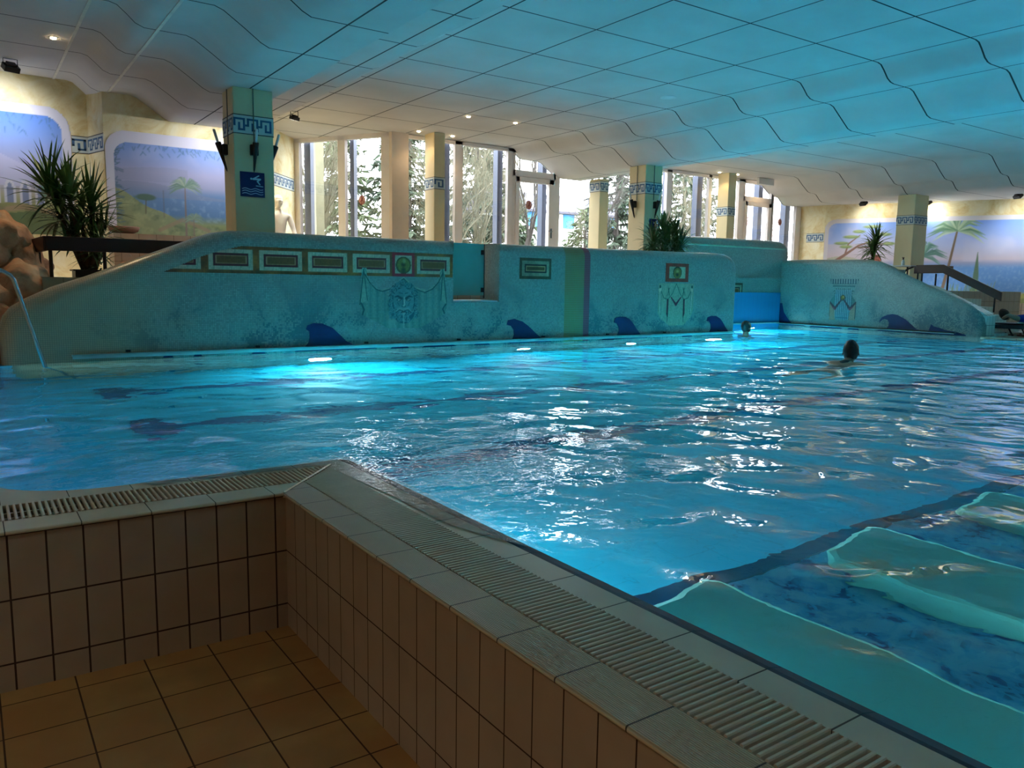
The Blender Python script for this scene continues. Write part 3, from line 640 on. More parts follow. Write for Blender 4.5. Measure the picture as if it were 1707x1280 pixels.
# small frames and the hung drape further right
def canv(name, s0, z0, w, h, fn, res=120, col='808080', mask=None):
    cv = Canvas(w, h, res, col); m_ = fn(cv); return cv.panel(name, M_mospaint, ipt(s0, z0, -.006), UI, (0, 0, 1), iw, mask=m_)
def fr1(cv):
    w, h = cv.w, cv.h
    for q, c in ((0, '4e4a2c'), (.045, '93a894'), (.10, '33181c'), (.125, 'c0a880'), (.14, '5e4a18')): cv.poly([(q, q), (w-q, q), (w-q, h-q), (q, h-q)], c)
    cv.mottle(9, .3, 1)
canv('framed_mosaic', 7.14, 1.01, .63, .33, fr1)
def fr2(cv):
    w, h = cv.w, cv.h; cv.poly([(0, 0), (w, 0), (w, h), (0, h)], '9a3a2a'); cv.poly([(.09, .065), (w-.09, .065), (w-.09, h-.065), (.09, h-.065)], 'a9bfaa'); cv.mottle(9, .25, 1)
    cv.ell(w/2, h*.5, .115, .11, '35331a'); cv.ell(w/2, h*.5-.01, .10, .095, '86803a'); cv.ell(w/2, h*.58, .05, .04, 'c9cc8c', .8, .6); cv.ell(w/2, h*.38, .05, .04, '2c2a10', .8, .6)
canv('framed_mosaic', 10.41, 1.01, .60, .335, fr2)
def dr(cv):
    s0, z0 = 10.20, .20; T = lambda p: [(x-s0, z-z0) for x, z in p]
    ins = Canvas(cv.w, cv.h, cv.res, '000000'); ins.poly(T([(10.23, .985), (11.17, .985), (11.18, .5), (11.12, .36), (10.93, .215), (10.53, .215), (10.30, .35), (10.23, .45)]), 'ffffff')
    for k in range(14): x = .05+.07*k; cv.line([(x, 0), (x+.12, .8)], .012, 'dfe6cc' if k % 2 else '7fa08a', .35)
    for sg in (-1, 1):
        c = 10.70; cv.line(T([(c+sg*.42, .88), (c+sg*.32, .72), (c+sg*.21, .69), (c+sg*.1, .80), (c, .98)]), .014, '3f6e68'); cv.line(T([(c+sg*.42, .86), (c+sg*.40, .45)]), .03, 'd3decb'); cv.line(T([(c+sg*.405, .86), (c+sg*.385, .42)]), .01, '3f6e68')
        cv.line(T([(c+sg*.21, .90), (c+sg*.18, .76)]), .014, '2c4d4c'); cv.line(T([(c+sg*.18, .90), (c+sg*.24, .76)]), .010, '2c4d4c'); cv.ell(c+sg*.42-s0, .87-z0, .035, .04, 'd8e2c8'); cv.ell(c+sg*.42-s0, .92-z0, .022, .03, '35605a')
        cv.line(T([(c+sg*.215, .68), (c+sg*.22, .44), (c+sg*.21, .38)]), [.045, .05, .02], '4a1a2c'); cv.line(T([(c+sg*.23, .66), (c+sg*.235, .45)]), .014, '9a4a58'); cv.line(T([(c+sg*.21, .38), (c+sg*.212, .28)]), .014, '2c4d4c')
        cv.line(T([(c+sg*.13, .73), (c, .60)]), [.02, .05], '6a1a3a')
    return ins.a[..., 0] > .5
canv('drape_mosaic', 10.20, .20, 1.0, .80, dr, 110, 'a5bfaa')
# navy fins: thin inlays standing a few millimetres proud
def fin(pts, Mx, mt, parent, name='navy_fin'):
    b = MB(); F = Matrix(((1, 0, 0, 0), (0, 0, 1, 0), (0, 1, 0, 0), (0, 0, 0, 1))); b.prism(pts, -.006, .002, M=Mx @ F); return b.build(name, mt, parent)
F1 = [(3.67, .30), (3.69, .35), (3.78, .38), (3.90, .37), (4.04, .31), (4.15, .21), (4.23, .13), (4.34, .075), (4.6, .05), (4.7, .01), (3.5, .01), (3.64, .06), (3.70, .12), (3.72, .2), (3.715, .27)]
F2 = [(6.91, .30), (6.93, .37), (7.05, .39), (7.21, .345), (7.32, .28), (7.40, .22), (7.5, .14), (7.6, .075), (7.75, .05), (7.8, .01), (6.95, .01), (7.02, .07), (7.05, .14), (7.04, .22), (6.99, .28)]
F3 = [(9.17, .30), (9.20, .37), (9.30, .395), (9.44, .39), (9.56, .34), (9.64, .27), (9.72, .18), (9.82, .08), (9.95, .05), (10.0, .01), (9.1, .01), (9.25, .06), (9.30, .14), (9.29, .22), (9.24, .28)]
F4 = [(x+2.40, z-.012 if z > .02 else z) for x, z in F3[:8]]+[(12.30, .05), (12.36, .01), (11.4, .01), (11.66, .06), (11.70, .14), (11.69, .22), (11.64, .28)]
for f in (F1, F2, F3, F4): fin(f, MI, M_navy, iw)
for s_, w in ((1.9, .12), (2.25, .1), (2.95, .18), (4.9, .3), (5.4, .6), (6.3, .3), (8.9, .3), (10.9, .3)): fin([(s_, .0), (s_+w, .0), (s_+w*.85, .03), (s_+w*.4, .042), (s_+w*.1, .025)], MI, M_navy, iw)
b = MB(); b.box(.95, 12.30, -.085, -.0, .055, .075, M=MI); b.box(.95, 12.30, -.085, -.075, .03, .075, M=MI); b.build('grab_rail', plain('pale_rail', 'c8dcd4', .3), iw)
for s_ in (1.5, 3.0, 4.5, 6.0, 7.6, 9.0, 10.4, 11.9):
    b = MB(); b.box(s_, s_+.05, -.03, .0, .085, .11, M=MI); b.build('bracket', M_blackm, iw)
# service door in the notch
dg = thing('service_door', 'plain grey-green door panel closing the notch in the mosaic wall', 'door panel', (6.3, 10.34, 1.1))
b = MB(); b.box(5.75, 6.63, .235, .265, .745, 1.53, M=MI); b.build('panel', plain('grey_green_panel', '7da596', .5, var=.04), dg, bevel=.004)
b = MB()
for z_ in (1.40, .83): b.tube([MI @ Vector((6.60, .22, z_-.035)), MI @ Vector((6.60, .22, z_+.035))], .03, 12)
b.build('hinge', M_blackm, dg); b = MB(); b.box(6.635, 6.65, .24, .26, .70, 1.53, M=MI); b.build('door_post', plain('dark_post', '3a3530', .4), dg)
b = MB(); b.box(5.94, 6.75, .02, .5, .655, .675, M=MI); b.build('sill', M_white, iw)

# right-hand mosaic wall (faces the pool along x = 16.8)
MR = Matrix(((0, 1, 0, 16.8), (-1, 0, 0, 0), (0, 0, 1, 0), (0, 0, 0, 1)))    # s = -y, d = x-16.8
rw = thing('mosaic_wall', 'teal mosaic wall at the right sloping down to the water, with a temple front and curling navy waves', 'wall', (17, 10, 0))
def S(y): return -y
out = [(-13.0, -1.35), (-13.0, 1.60), (-12.0, 1.62), (-10.5, 1.60), (-10.2, 1.585), (-9.95, 1.54), (-9.65, 1.42), (-9.44, 1.30), (-8.8, 1.01), (-8.13, .74), (-7.92, .62), (-7.77, .50), (-7.68, .38), (-7.64, .24), (-7.63, -1.35)]
roundwall('wall_body', out, MR, .12, .14, M_mos, rw, back=False)
b = MB(); b.box(16.94, 17.3, 9.6, 13.0, -.1, 1.37); b.build('wall_back', M_mos, rw)
UR = (0, -1, 0)
cv = Canvas(.86, 1.02, 90, '4f8a8c'); y0, z0 = 11.17, .18
T = lambda p: [(y0-y, z-z0) for y, z in p]
ins = Canvas(.86, 1.02, 90, '000000')
for q in ([(11.12, 1.165), (10.38, 1.165), (10.40, 1.04), (11.09, 1.04)], [(11.05, 1.04), (10.45, 1.04), (10.48, .84), (10.56, .78), (10.96, .78), (11.02, .84)], [(10.97, .8), (10.54, .8), (10.42, .64), (10.42, .21), (11.09, .20), (11.10, .64)]): ins.poly(T(q), 'ffffff')
cv.poly(T([(11.2, 1.165), (10.3, 1.165), (10.3, 1.04), (11.2, 1.04)]), '34606e')
for k in range(11): y = 11.07-k*.064; cv.line(T([(y, 1.15), (y-.004, 1.06)]), .026, '9fc4c4')
cv.poly(T([(11.1, 1.04), (10.4, 1.04), (10.42, .99), (11.08, .99)]), '86b0ae'); cv.line(T([(11.08, 1.0), (10.42, 1.0)]), .012, '2c5460'); cv.poly(T([(11.05, .97), (10.46, .97), (10.48, .84), (11.02, .84)]), '7fb0b0')
for k in range(8): cv.ell(y0-(10.94-k*.05), .925-z0, .012, .014, '1a2c34')
cv.poly(T([(10.96, .90), (10.55, .90), (10.55, .20), (10.96, .20)]), '5a9aac')
for k in range(9): y = 10.94-k*.047; cv.line(T([(y, .90), (y, .22)]), .016, 'a6d4dc'); cv.line(T([(y-.022, .9), (y-.022, .22)]), .012, '2c6078')
for sg in (-1, 1): cv.ell(y0-10.75-sg*.235, .85-z0, .035, .04, '2c5460'); cv.ell(y0-10.75-sg*.235, .85-z0, .02, .025, '8ab8b6')
for sg in (-1, 1):
    c = 10.76; cv.poly([(y0-c+sg*.34, .64-z0), (y0-c+sg*.34, .20-z0), (y0-c+sg*.17, .20-z0), (y0-c+sg*.2, .46-z0)], 'a89c84'); cv.line([(y0-c+sg*.35, .64-z0), (y0-c+sg*.19, .47-z0), (y0-c+sg*.03, .68-z0)], [.03, .06, .03], '40202c'); cv.line([(y0-c+sg*.25, .50-z0), (y0-c+sg*.17, .455-z0)], .03, '8c3a50'); cv.line([(y0-c+sg*.34, .62-z0), (y0-c+sg*.335, .26-z0)], .03, '26303c')
cv.ell(y0-10.76, .725-z0, .06, .065, '2a2410'); cv.ell(y0-10.765, .73-z0, .045, .05, '8a7a30'); cv.ell(y0-10.75, .745-z0, .016, .018, 'e0d890'); cv.line(T([(10.9, .26), (10.62, .26)]), .02, '2c6078')
cv.panel('temple_mosaic', paint_mat('mosaic_paint_side', .4, tile=.022, ax=(1, 2)), MR @ Vector((-y0, -.006, z0)), UR, (0, 0, 1), rw, mask=ins.a[..., 0] > .5)
def finR(pts): return fin([(-y, z) for y, z in pts], MR, M_navyY, rw)
finR([(13.0, .37), (12.97, .50), (12.75, .56), (12.41, .549), (12.35, .33), (12.22, .17), (12.12, .075), (11.8, .05), (11.7, .01), (13.0, .01), (12.98, .08), (12.90, .16), (12.885, .24), (12.92, .33)])
finR([(9.83, .19), (9.82, .25), (9.77, .32), (9.66, .37), (9.54, .395), (9.42, .38), (9.24, .295), (9.1, .19), (8.99, .10), (8.8, .05), (8.7, .01), (9.9, .01), (9.66, .07), (9.61, .12), (9.60, .20), (9.64, .26), (9.70, .28), (9.76, .26)])
finR([(8.72, .07), (8.67, .22), (8.62, .17), (8.51, .155), (8.36, .11), (8.13, .08), (7.95, .03), (7.95, .01), (8.8, .01)])
for y, w in ((11.6, .9), (10.6, .3)): finR([(y, 0), (y-.05, .035), (y-w*.5, .045), (y-w*.9, .03), (y-w, 0)])
b = MB(); b.box(-13.0, -8.15, -.085, 0, .055, .075, M=MR); b.box(-13.0, -8.15, -.085, -.075, .035, .075, M=MR); b.build('grab_rail', plain('pale_rail_b', 'a8b8b0', .25), rw)
# tiled parapet behind it, with the rail
pp = thing('parapet', 'white tiled parapet sloping down behind the right mosaic wall', 'parapet', (17.2, 8.5, 0))
b = MB(); prf = [(9.58, -1.35), (9.58, 1.06), (9.0, 1.04), (8.8, 1.0), (7.74, .50), (7.64, .43), (7.625, -1.35)]
b.prism([(y, z) for y, z in prf], 16.94, 17.32, M=Matrix(((0, 0, 1, 0), (1, 0, 0, 0), (0, 1, 0, 0), (0, 0, 0, 1)))); b.build('parapet_body', M_wtileY, pp, bevel=.01)
def plank(b, p0, p1, h, w, side):      # a board on edge between two points, side = unit horizontal vector
    p0, p1, sd = Vector(p0), Vector(p1), Vector(side)*w/2; up = Vector((0, 0, h))
    v = [p0-sd, p1-sd, p1+sd, p0+sd]; n = len(b.v); b.v += [tuple(q) for q in v]+[tuple(q+up) for q in v]
    for f in ((0, 3, 2, 1), (4, 5, 6, 7), (0, 1, 5, 4), (1, 2, 6, 5), (2, 3, 7, 6), (3, 0, 4, 7)): b.f.append(tuple(n+i for i in f)); b.mi.append(0)
hr = thing('handrail', 'dark wooden handrail descending beside the stairs at the right', 'handrail', (17.25, 8.5, .5))
b = MB(); plank(b, (17.25, 9.33, 1.29), (17.25, 8.74, 1.295), .18, .05, (1, 0, 0)); plank(b, (17.25, 8.74, 1.295), (17.25, 7.54, .73), .18, .05, (1, 0, 0)); b.build('rail_board', M_wood, hr, bevel=.008)
for y, z1, z0 in ((9.27, 1.3, 1.05), (8.62, 1.25, .93), (7.65, .79, .5)):
    b = MB(); b.tube([(17.22, y, z0), (17.22, y, z1)], .017, 8); b.build('post', M_blackm, hr)
hr2 = thing('handrail', 'short dark railing across the top of the stairs behind the descending handrail', 'handrail', (18.1, 9.6, 1))
b = MB(); plank(b, (17.3, 9.38, 1.29), (18.9, 9.38, 1.33), .16, .05, (0, 1, 0)); b.build('rail_board', M_wood, hr2)
for x in (17.6, 18.2, 18.75):
    b = MB(); b.tube([(x, 9.38, .92), (x, 9.38, 1.3)], .02, 8); b.build('post', M_blackm, hr2)

# raised block at the back of the channel
bb = thing('mosaic_wall', 'grey-teal mosaic block with a rounded top at the back of the channel, between the plant and the right wall', 'wall', (15, 12.8, 0))
MB_ = Matrix.Translation((0, 12.5, 0))
roundwall('wall_body', [(12.95, -1.35), (12.95, 2.06), (16.5, 2.08), (16.8, 2.07), (17.0, 2.02), (17.1, 1.93), (17.14, 1.8), (17.14, -1.35)], MB_, .16, .7, M_mos, bb)
b = MB(); b.box(12.95, 16.83, 12.44, 12.5, 1.86, 1.89); b.build('ledge_rail', plain('pale_green_rail', 'a3c4a4', .4), bb)
b = MB(); b.box(12.96, 16.79, 12.47, 12.498, -1.0, .81); b.build('blue_panel', pool_tile('bright_blue_tile', '2480ac', '1a5f88', .15), bb)
b = MB(); b.box(12.96, 16.80, 12.44, 12.52, 1.13, 1.16); b.build('ledge_rail', M_mos, bb)
cv = Canvas(.62, .36, 90, '3c3a20'); fr1(cv); o = cv.panel('framed_mosaic', M_mospaint, (14.74, 12.492, .67), (1, 0, 0), (0, 0, 1), bb)
b = MB(); b.box(12.96, 16.75, 12.40, 12.47, .05, .075); b.build('grab_rail', plain('pale_rail_c', 'a8b8b0', .25), bb)

# ------------------------------------------------------------------ pillars and Greek key bands
def keyband(name, Mx, length, z0, z1, parent, e=.004):
    """band in the local s-z plane of Mx, proud of the surface by e"""
    b = MB(); h = z1-z0; b.box(0, length, -e, 0, z0, z1, 0, M=Mx)
    for z in (z0-.012, z1+.004): b.box(0, length, -e*1.5, 0, z, z+.009, 2, M=Mx)
    p = h*.80; k0 = z0+h*.14; u = h*.72; n = max(1, int(round(length/p))); p = length/n; w = u*.15
    def bar(x0, x1, y0, y1, o):
        x0, x1 = max(0, o+x0*p), min(length, o+x1*p)
        if x1 > x0: b.box(x0, x1, -e*1.5, -e*.9, k0+y0*u, k0+y1*u, 1, M=Mx)
    t = .16
    for i in range(n):
        o = i*p
        bar(0, .86, 1-t, 1, o); bar(0, t, .34, 1, o); bar(.86-t, .86, 0, 1, o); bar(.34, .86, 0, t, o); bar(.34, .34+t, 0, .64, o); bar(-.14, t, .34, .34+t, o)
    return b.build(name, [M_keyb, M_keyd, M_keyl], parent)
def Fx(x, y): return Matrix.Translation((x, y, 0))                                    # faces -y
def Fl(x, y): return Matrix(((0, 1, 0, x), (-1, 0, 0, y), (0, 0, 1, 0), (0, 0, 0, 1)))      # faces -x, s runs toward -y
def Fr(x, y): return Matrix(((0, -1, 0, x), (1, 0, 0, y), (0, 0, 1, 0), (0, 0, 0, 1)))       # faces +x
def pillar(x0, x1, y0, y1, z0, z1, lab, kz=(2.83, 3.05), groove=True):
    g = thing('pillar', lab, 'pillar', ((x0+x1)/2, (y0+y1)/2, z0)); b = MB(); b.box(x0, x1, y0, y1, z0, z1); b.build('shaft', M_col, g, bevel=.012)
    keyband('key_band', Fx(x0, y0), x1-x0, kz[0], kz[1], g); keyband('key_band', Fl(x0, y1), y1-y0, kz[0], kz[1], g); keyband('key_band', Fr(x1, y0), y1-y0, kz[0], kz[1], g)
    if groove:
        b = MB(); b.box((x0+x1)/2-.006, (x0+x1)/2+.006, y0-.012, y0, 2.7, z1); b.box(x0-.012, x0, (y0+y1)/2-.006, (y0+y1)/2+.006, 2.7, z1); b.build('cable', plain('cable_grey_%d' % len(bpy.data.materials), '6a6a58', .5), g)
    return g
pillar(3.0, 3.52, 10.73, 11.22, -.1, 3.405, 'thick cream pillar at left carrying the blue diver sign')
pillar(11.70, 12.18, 12.13, 12.62, -.1, 3.405, 'cream pillar behind the potted plant near the middle')
pillar(20.1, 20.74, 11.03, 11.5, .9, 3.352, 'cream pillar in front of the right mural', (2.58, 2.80) if False else (2.60, 2.82), False)
pillar(8.0, 8.25, 14.4, 14.8, .9, 3.945, 'slim cream pillar in the left part of the window front', groove=False)
pillar(12.43, 12.70, 14.4, 14.78, .9, 3.405, 'slim cream pillar under the ceiling step, beside the thick middle pillar', (3.12, 3.34), groove=False)
pillar(16.93, 17.24, 14.4, 14.77, .9, 3.945, 'slim cream pillar beside the right garden door', groove=False)
# key bands painted on the walls
for nm, Mx, Lg in (('key_band', Matrix.Translation((1.53, 14.35, 0)), .23), ('key_band', None, None)):
    if Mx: o = keyband('key_band', Mx, Lg, 2.87, 3.11, None); tag(o, 'short Greek key band painted between the two left murals', 'wall band')
def Fseg(p, q):
    d = (Vector(q)-Vector(p)).normalized(); n = Vector((-d.y, d.x)); return Matrix(((d.x, n.x, 0, p[0]), (d.y, n.y, 0, p[1]), (0, 0, 1, 0), (0, 0, 0, 1))), (Vector(q)-Vector(p)).length
Mx, Lg = Fseg((1.76, 14.35), (1.90, 13.77)); o = keyband('key_band', Mx, Lg, 2.87, 3.11, None); tag(o, 'pale Greek key band turning the corner towards the second left mural', 'wall band')
Mx, Lg = Fseg((4.5, 15.2), (6.08, 17.1)); o = keyband('key_band', Mx, Lg-.12, 2.84, 3.08, None); tag(o, 'Greek key band on the yellow wall behind the statue', 'wall band')
Mx, Lg = Fseg((20.90, 14.72), (20.96, 14.17)); o = keyband('key_band', Mx, Lg, 2.30, 2.54, None); tag(o, 'Greek key band on the yellow wall left of the right mural', 'wall band')

# ------------------------------------------------------------------ murals
def border(cv, m, r, col='d9d8ea', inner=None): pass
def mural_frame(w, h, x0, x1, y0, y1, res, bg='d9d6e6', r=.28):
    cv = Canvas(w, h, res, bg); return cv
def rrect(cv, x0, x1, y0, y1, r):
    cx = np.clip(cv.X, x0+r, x1-r); cy = np.clip(cv.Y, y0+r if y0 > 0 else -9, y1-r); return np.hypot(cv.X-cx, cv.Y-cy) < r
def paint_in(cv, mk, fn):
    bgd = cv.a.copy(); fn(cv); k = mk[..., None]; cv.a = np.where(k, cv.a, bgd)
def palm(cv, x, y0, y1, r, lean=.05, trunk='7d6a58', leaf=('8fb090', '5f8a6c', 'b9cfae')):
    cv.line([(x-lean*2.2, y0), (x-lean, (y0+y1)/2), (x, y1)], [.06*r/.5, .045*r/.5, .03*r/.5], trunk); rr = random.Random(int(x*100))
    for k in range(46):
        a = rr.uniform(-.5, math.pi+.5); q = r*rr.uniform(.7, 1.05); e = (x+q*math.cos(a), y1+q*math.sin(a)*.75-.18*q); m_ = (x+q*.55*math.cos(a), y1+q*.62*math.sin(a)*.9+.06*r)
        cv.line([(x, y1), m_, e], [.05*r, .085*r, .005], rr.choice(leaf), .8)
def cypress(cv, x, y0, y1, w): cv.line([(x, y0), (x, (y0+y1)/2), (x, y1)], [w, w*.9, .01], '5c7a66')
# right mural
mw, mh = 8.6, 2.32; Ux = (Vector((23.05, 9.75))-Vector((20.96, 14.17))).normalized(); cv = Canvas(mw, mh, 62, 'd8d4da')
mk = rrect(cv, .12, 9.5, -1, 2.20, .22)
def pr(cv):
    cv.vgrad([(0, 'c8b98c'), (.10, 'c2bd8a'), (.13, '5f90cc'), (.40, '6a9ad6'), (.455, '9ca6cc'), (.50, 'ccc2d2'), (.66, 'b6c2ea'), (.9, '86aaf0'), (1, '7aa2f0')])
    k = ((cv.Y > .3) & (cv.Y < 1.0)).astype(float)*np.clip(cv.fbm(18, 4)*2, 0, 1)*.35; cv.put(k, '9fc0e0')
    k = np.clip((cv.fbm(1.3, 8)-.12)*3, 0, 1)*(cv.Y > 1.1); cv.put(k*.5, 'd3d2ea')
    cv.line([(5.0, 1.78), (5.9, 2.0), (7.2, 2.25)], [.03, .22, .05], 'c9cdea', .45)
    k = (cv.Y < .22+.12*np.sin(cv.X*1.1+.5)+.05*np.sin(cv.X*4)).astype(float); cv.put(k, 'a9a868'); cv.put((cv.Y < .10+.08*np.sin(cv.X*1.3)).astype(float), '8a9460'); cv.put(np.clip(cv.fbm(9, 6)*2, 0, 1)*(cv.Y < .3)*.4, '5f6c3c')
    # warm haze at left, acacia, red ruin, hills
    cv.put(np.clip(1.2-cv.X/1.9, 0, 1)*(cv.Y < 1.6)*.6, 'd8c8cc'); k = (cv.Y < .95+.3*np.exp(-((cv.X-.5)/.8)**2)) & (cv.X < 2.2); cv.put(k*.55, 'a9b490')
    cv.line([(.12, .95), (.55, 1.25), (.95, 1.55), (1.5, 1.75)], [.10, .08, .05, .02], '8f6f66'); cv.line([(.6, 1.28), (.68, 1.6), (.98, 1.85)], [.05, .04, .02], '8f6f66'); cv.line([(.95, 1.5), (1.35, 1.5), (1.6, 1.6)], [.04, .03, .02], '8f6f66')
    for (x, y, a) in ((.5, 1.62, .24), (.75, 1.80, .26), (.95, 1.95, .2), (1.35, 1.63, .24), (1.62, 1.86, .22), (1.3, 2.08, .3), (1.75, 1.6, .2), (.62, 1.52, .2)): cv.ell(x, y, a, .055, '7f9a62', .85, .35); cv.ell(x-.03, y+.02, a*.7, .03, 'a9bc84', .8, .4)
    cv.poly([(1.32, .95), (1.32, 1.33), (1.42, 1.30), (1.56, 1.24), (1.58, .95)], 'a8675a'); [cv.line([(1.36+.05*q, .95), (1.36+.05*q, 1.28)], .014, '7a4038') for q in range(4)]
    palm(cv, 3.42, .12, 1.93, .72, .13); palm(cv, 2.62, .3, 1.25, .62, 0, '6f8f78', ('5f8a80', '7fa898', '4f7a74')); cypress(cv, 3.95, .15, 1.35, .14)
    for k in range(30): rr = random.Random(k); x = 3.2+rr.random()*1.2; cv.line([(x, .1), (x+rr.uniform(-.12, .12), .25+rr.random()*.35)], [.03, .008], rr.choice(('7f9868', '5f7c54', '9cae78')))
paint_in(cv, mk, pr); mo = rrect(cv, 0, 99, -1, 2.32, .30)
o = cv.panel('mural', M_paint, Vector((20.96, 14.17, .62))+Vector((-Ux.y, Ux.x, 0))*-.008+Vector((Ux.x, Ux.y, 0))*.0, (Ux.x, Ux.y, 0), (0, 0, 1), mask=mo); tag(o, 'large right mural of sea, palm, acacia and a red ruin under a blue sky', 'mural')
# left mural B (sea with palms, right of the tall plant)
cv = Canvas(2.52, 1.60, 90, 'dcdaea'); mk = rrect(cv, .13, 4, -1, 1.42, .22)
def pb(cv):
    cv.vgrad([(0, '7f8c5c'), (.13, '93a070'), (.22, '5f86b4'), (.42, '6f90bc'), (.50, 'a0a4c4'), (.62, 'a9aacc'), (.80, '8aa2da'), (1, '5f8fdf')])
    cv.put(np.clip((cv.fbm(2, 3)-.05)*2.5, 0, 1)*(cv.Y > .8)*.35, 'c9c8e0'); cv.put(np.clip(cv.fbm(16, 5)*2, 0, 1)*(cv.Y < .66)*(cv.Y > .25)*.35, 'a9c4dc')
    cv.put(((cv.Y > .6) & (cv.Y < .74+.10*np.sin(cv.X*2.2+.6)))*.5, '8a94b0')
    hill = .12+.58*np.exp(-(cv.X/.85)**2)+.03*np.sin(9*cv.X); cv.put((cv.Y < hill).astype(float), '8f9c78'); cv.put(np.clip(cv.fbm(7, 9)*2.4, 0, 1)*(cv.Y < hill+.05)*.6, '5c7258'); cv.put(np.clip(cv.fbm(10, 19)*2.4, 0, 1)*(cv.Y < hill)*.5, 'b8bc8c')
    cv.put(((cv.Y > .85) & (cv.Y < .98+.1*np.sin(cv.X*1.7))& (cv.X < 1.2))*.35, '9298b4')
    cv.line([(.75, .1), (1.1, .28), (1.5, .12)], .06, 'a58c78', .6); cv.line([(.55, .35), (.56, .56)], .016, '6c6a58'); cv.ell(.56, .60, .17, .06, '55705c', .9, .3); cv.line([(.82, .3), (.82, .72)], .008, '6c6a68')
    palm(cv, 1.15, .02, .80, .26, 0, '8a7a74', ('7f9a8a', 'a3b49c', '6a8878')); palm(cv, 1.27, .02, .30, .16, 0, '8a7a74', ('7f9a8a', '93a890'))
    for k in range(60):
        rr = random.Random(k+5); x = rr.random()*2.4; y = 1.42-rr.random()**2*.14; cv.line([(x, y), (x+rr.uniform(-.05, .05), y-.05)], .014, '5a7ea8', .7)
    for k in range(50):
        rr = random.Random(k+77); y = .15+rr.random()*1.2; cv.line([(.14, y), (.14+rr.random()*.12, y+rr.uniform(-.04, .04))], .016, '5c7a90', .7)
paint_in(cv, mk, pb); mo = rrect(cv, 0, 99, -1, 1.6, .32)
o = cv.panel('mural', M_paint, (1.90, 13.762, 1.60), (1, 0, 0), (0, 0, 1), mask=mo); tag(o, 'left mural of a misty bay with a small palm, beside the thick pillar', 'mural')
# left mural A
cv = Canvas(3.6, 1.95, 60, 'dcdaea'); mk = rrect(cv, -2, 3.48, -1, 1.80, .26)
def pa(cv):
    cv.vgrad([(0, '6f7a4a'), (.2, '8a9460'), (.3, 'a6a088'), (.38, 'a4a0b8'), (.55, 'a8aad0'), (.75, '7f9ee0'), (1, '4f84e4')])
    k = np.clip(1-np.abs(cv.X-2.5)/.9-(cv.Y-.8)/.45, 0, 1) > 0; cv.put((k & (cv.Y > .7))*.45, 'c4c4e0')
    for q in range(5):
        x = 2.35+q*.2; cv.ell(x, .68, .07, .12, 'c3c2cc'); cv.poly([(x-.07, .45), (x+.07, .45), (x+.07, .68), (x-.07, .68)], 'c3c2cc'); cv.ell(x, .66, .035, .09, '7a84a0'); cv.poly([(x-.035, .45), (x+.035, .45), (x+.035, .66), (x-.035, .66)], '7a84a0')
    cypress(cv, 3.2, .55, 1.1, .08); cv.put((cv.Y < .42+.04*np.sin(cv.X*5)).astype(float), '8a8a5c'); cv.put((cv.Y < .30+.08*np.sin(cv.X*2.3)).astype(float), '61704a'); cv.line([(2.2, .25), (2.9, .4), (3.4, .33)], .08, 'a48870', .7); cv.put(np.clip(cv.fbm(8, 2)*2, 0, 1)*(cv.Y < .45)*.4, '4c5c38')
    for k in range(70):
        rr = random.Random(k+15); x = 1.5+rr.random()*2; y = 1.8-rr.random()**2*.3; a = rr.uniform(-2.4, -.7); cv.line([(x, y), (x+.07*math.cos(a), y+.08*math.sin(a))], [.02, .004], '4f78a8', .7)
paint_in(cv, mk, pa); mo = rrect(cv, -9, 3.6, -1, 1.95, .34)
o = cv.panel('mural', M_paint, (-2.08, 14.342, 1.58), (1, 0, 0), (0, 0, 1), mask=mo); tag(o, 'leftmost mural of hills and a small arcade under a bright blue sky', 'mural')
# ------------------------------------------------------------------ lamps
def downlight(x, y, z, lab, e=6, col=(1, .72, .4)):
    g = thing('ceiling_spotlight', lab, 'ceiling light', (x, y, z), 'small recessed ceiling spotlights'); b = MB(); b.lathe([(.028, -.004), (.045, -.006), (.05, 0), (.045, .004)], c=(x, y, z)); b.build('trim_ring', M_steel, g)
    b = MB(); b.lathe([(.036, -.006), (.034, -.016), (.015, -.024)], c=(x, y, z)); b.build('bulb', emis('warm_bulb_%d' % len(bpy.data.materials), (1, .75, .45), 40), g)
    light('bulb_light', 'SPOT', (x, y, z-.03), (x, y, 0), e*2.5, col, g, shadow_soft_size=.03, spot_size=math.radians(115), spot_blend=.6)
downlight(1.13, 11.94, 3.943, 'glowing spotlight in the ceiling panel above the tall plant at upper left', 30)
downlight(7.71, 14.52, 3.943, 'ceiling spotlight just left of the slim pillar by the garden windows'); downlight(8.50, 14.53, 3.943, 'ceiling spotlight just right of the slim pillar by the garden windows')
downlight(7.75, 12.68, 3.943, 'left one of the two ceiling spotlights farther into the room', 5); downlight(8.74, 12.60, 3.943, 'right one of the two ceiling spotlights farther into the room', 5)
downlight(16.66, 14.5, 3.943, 'ceiling spotlight left of the slim pillar by the right garden door'); downlight(17.33, 14.45, 3.943, 'ceiling spotlight right of the slim pillar by the right garden door'); downlight(19.98, 14.6, 3.345 if False else 3.34, 'ceiling spotlight in the corner over the far window', 6) if False else None
downlight(18.75, 14.62, 3.943, 'ceiling spotlight over the right garden door', 6)
b = MB(); b.lathe([(.13, 0), (.13, -.008), (.11, -.014), (.10, -.008), (.02, -.01)], c=(9.51, 9.41, 3.945)); tag(b.build('ceiling_speaker', M_white), 'round white ceiling speaker in the teal-lit ceiling', 'speaker')
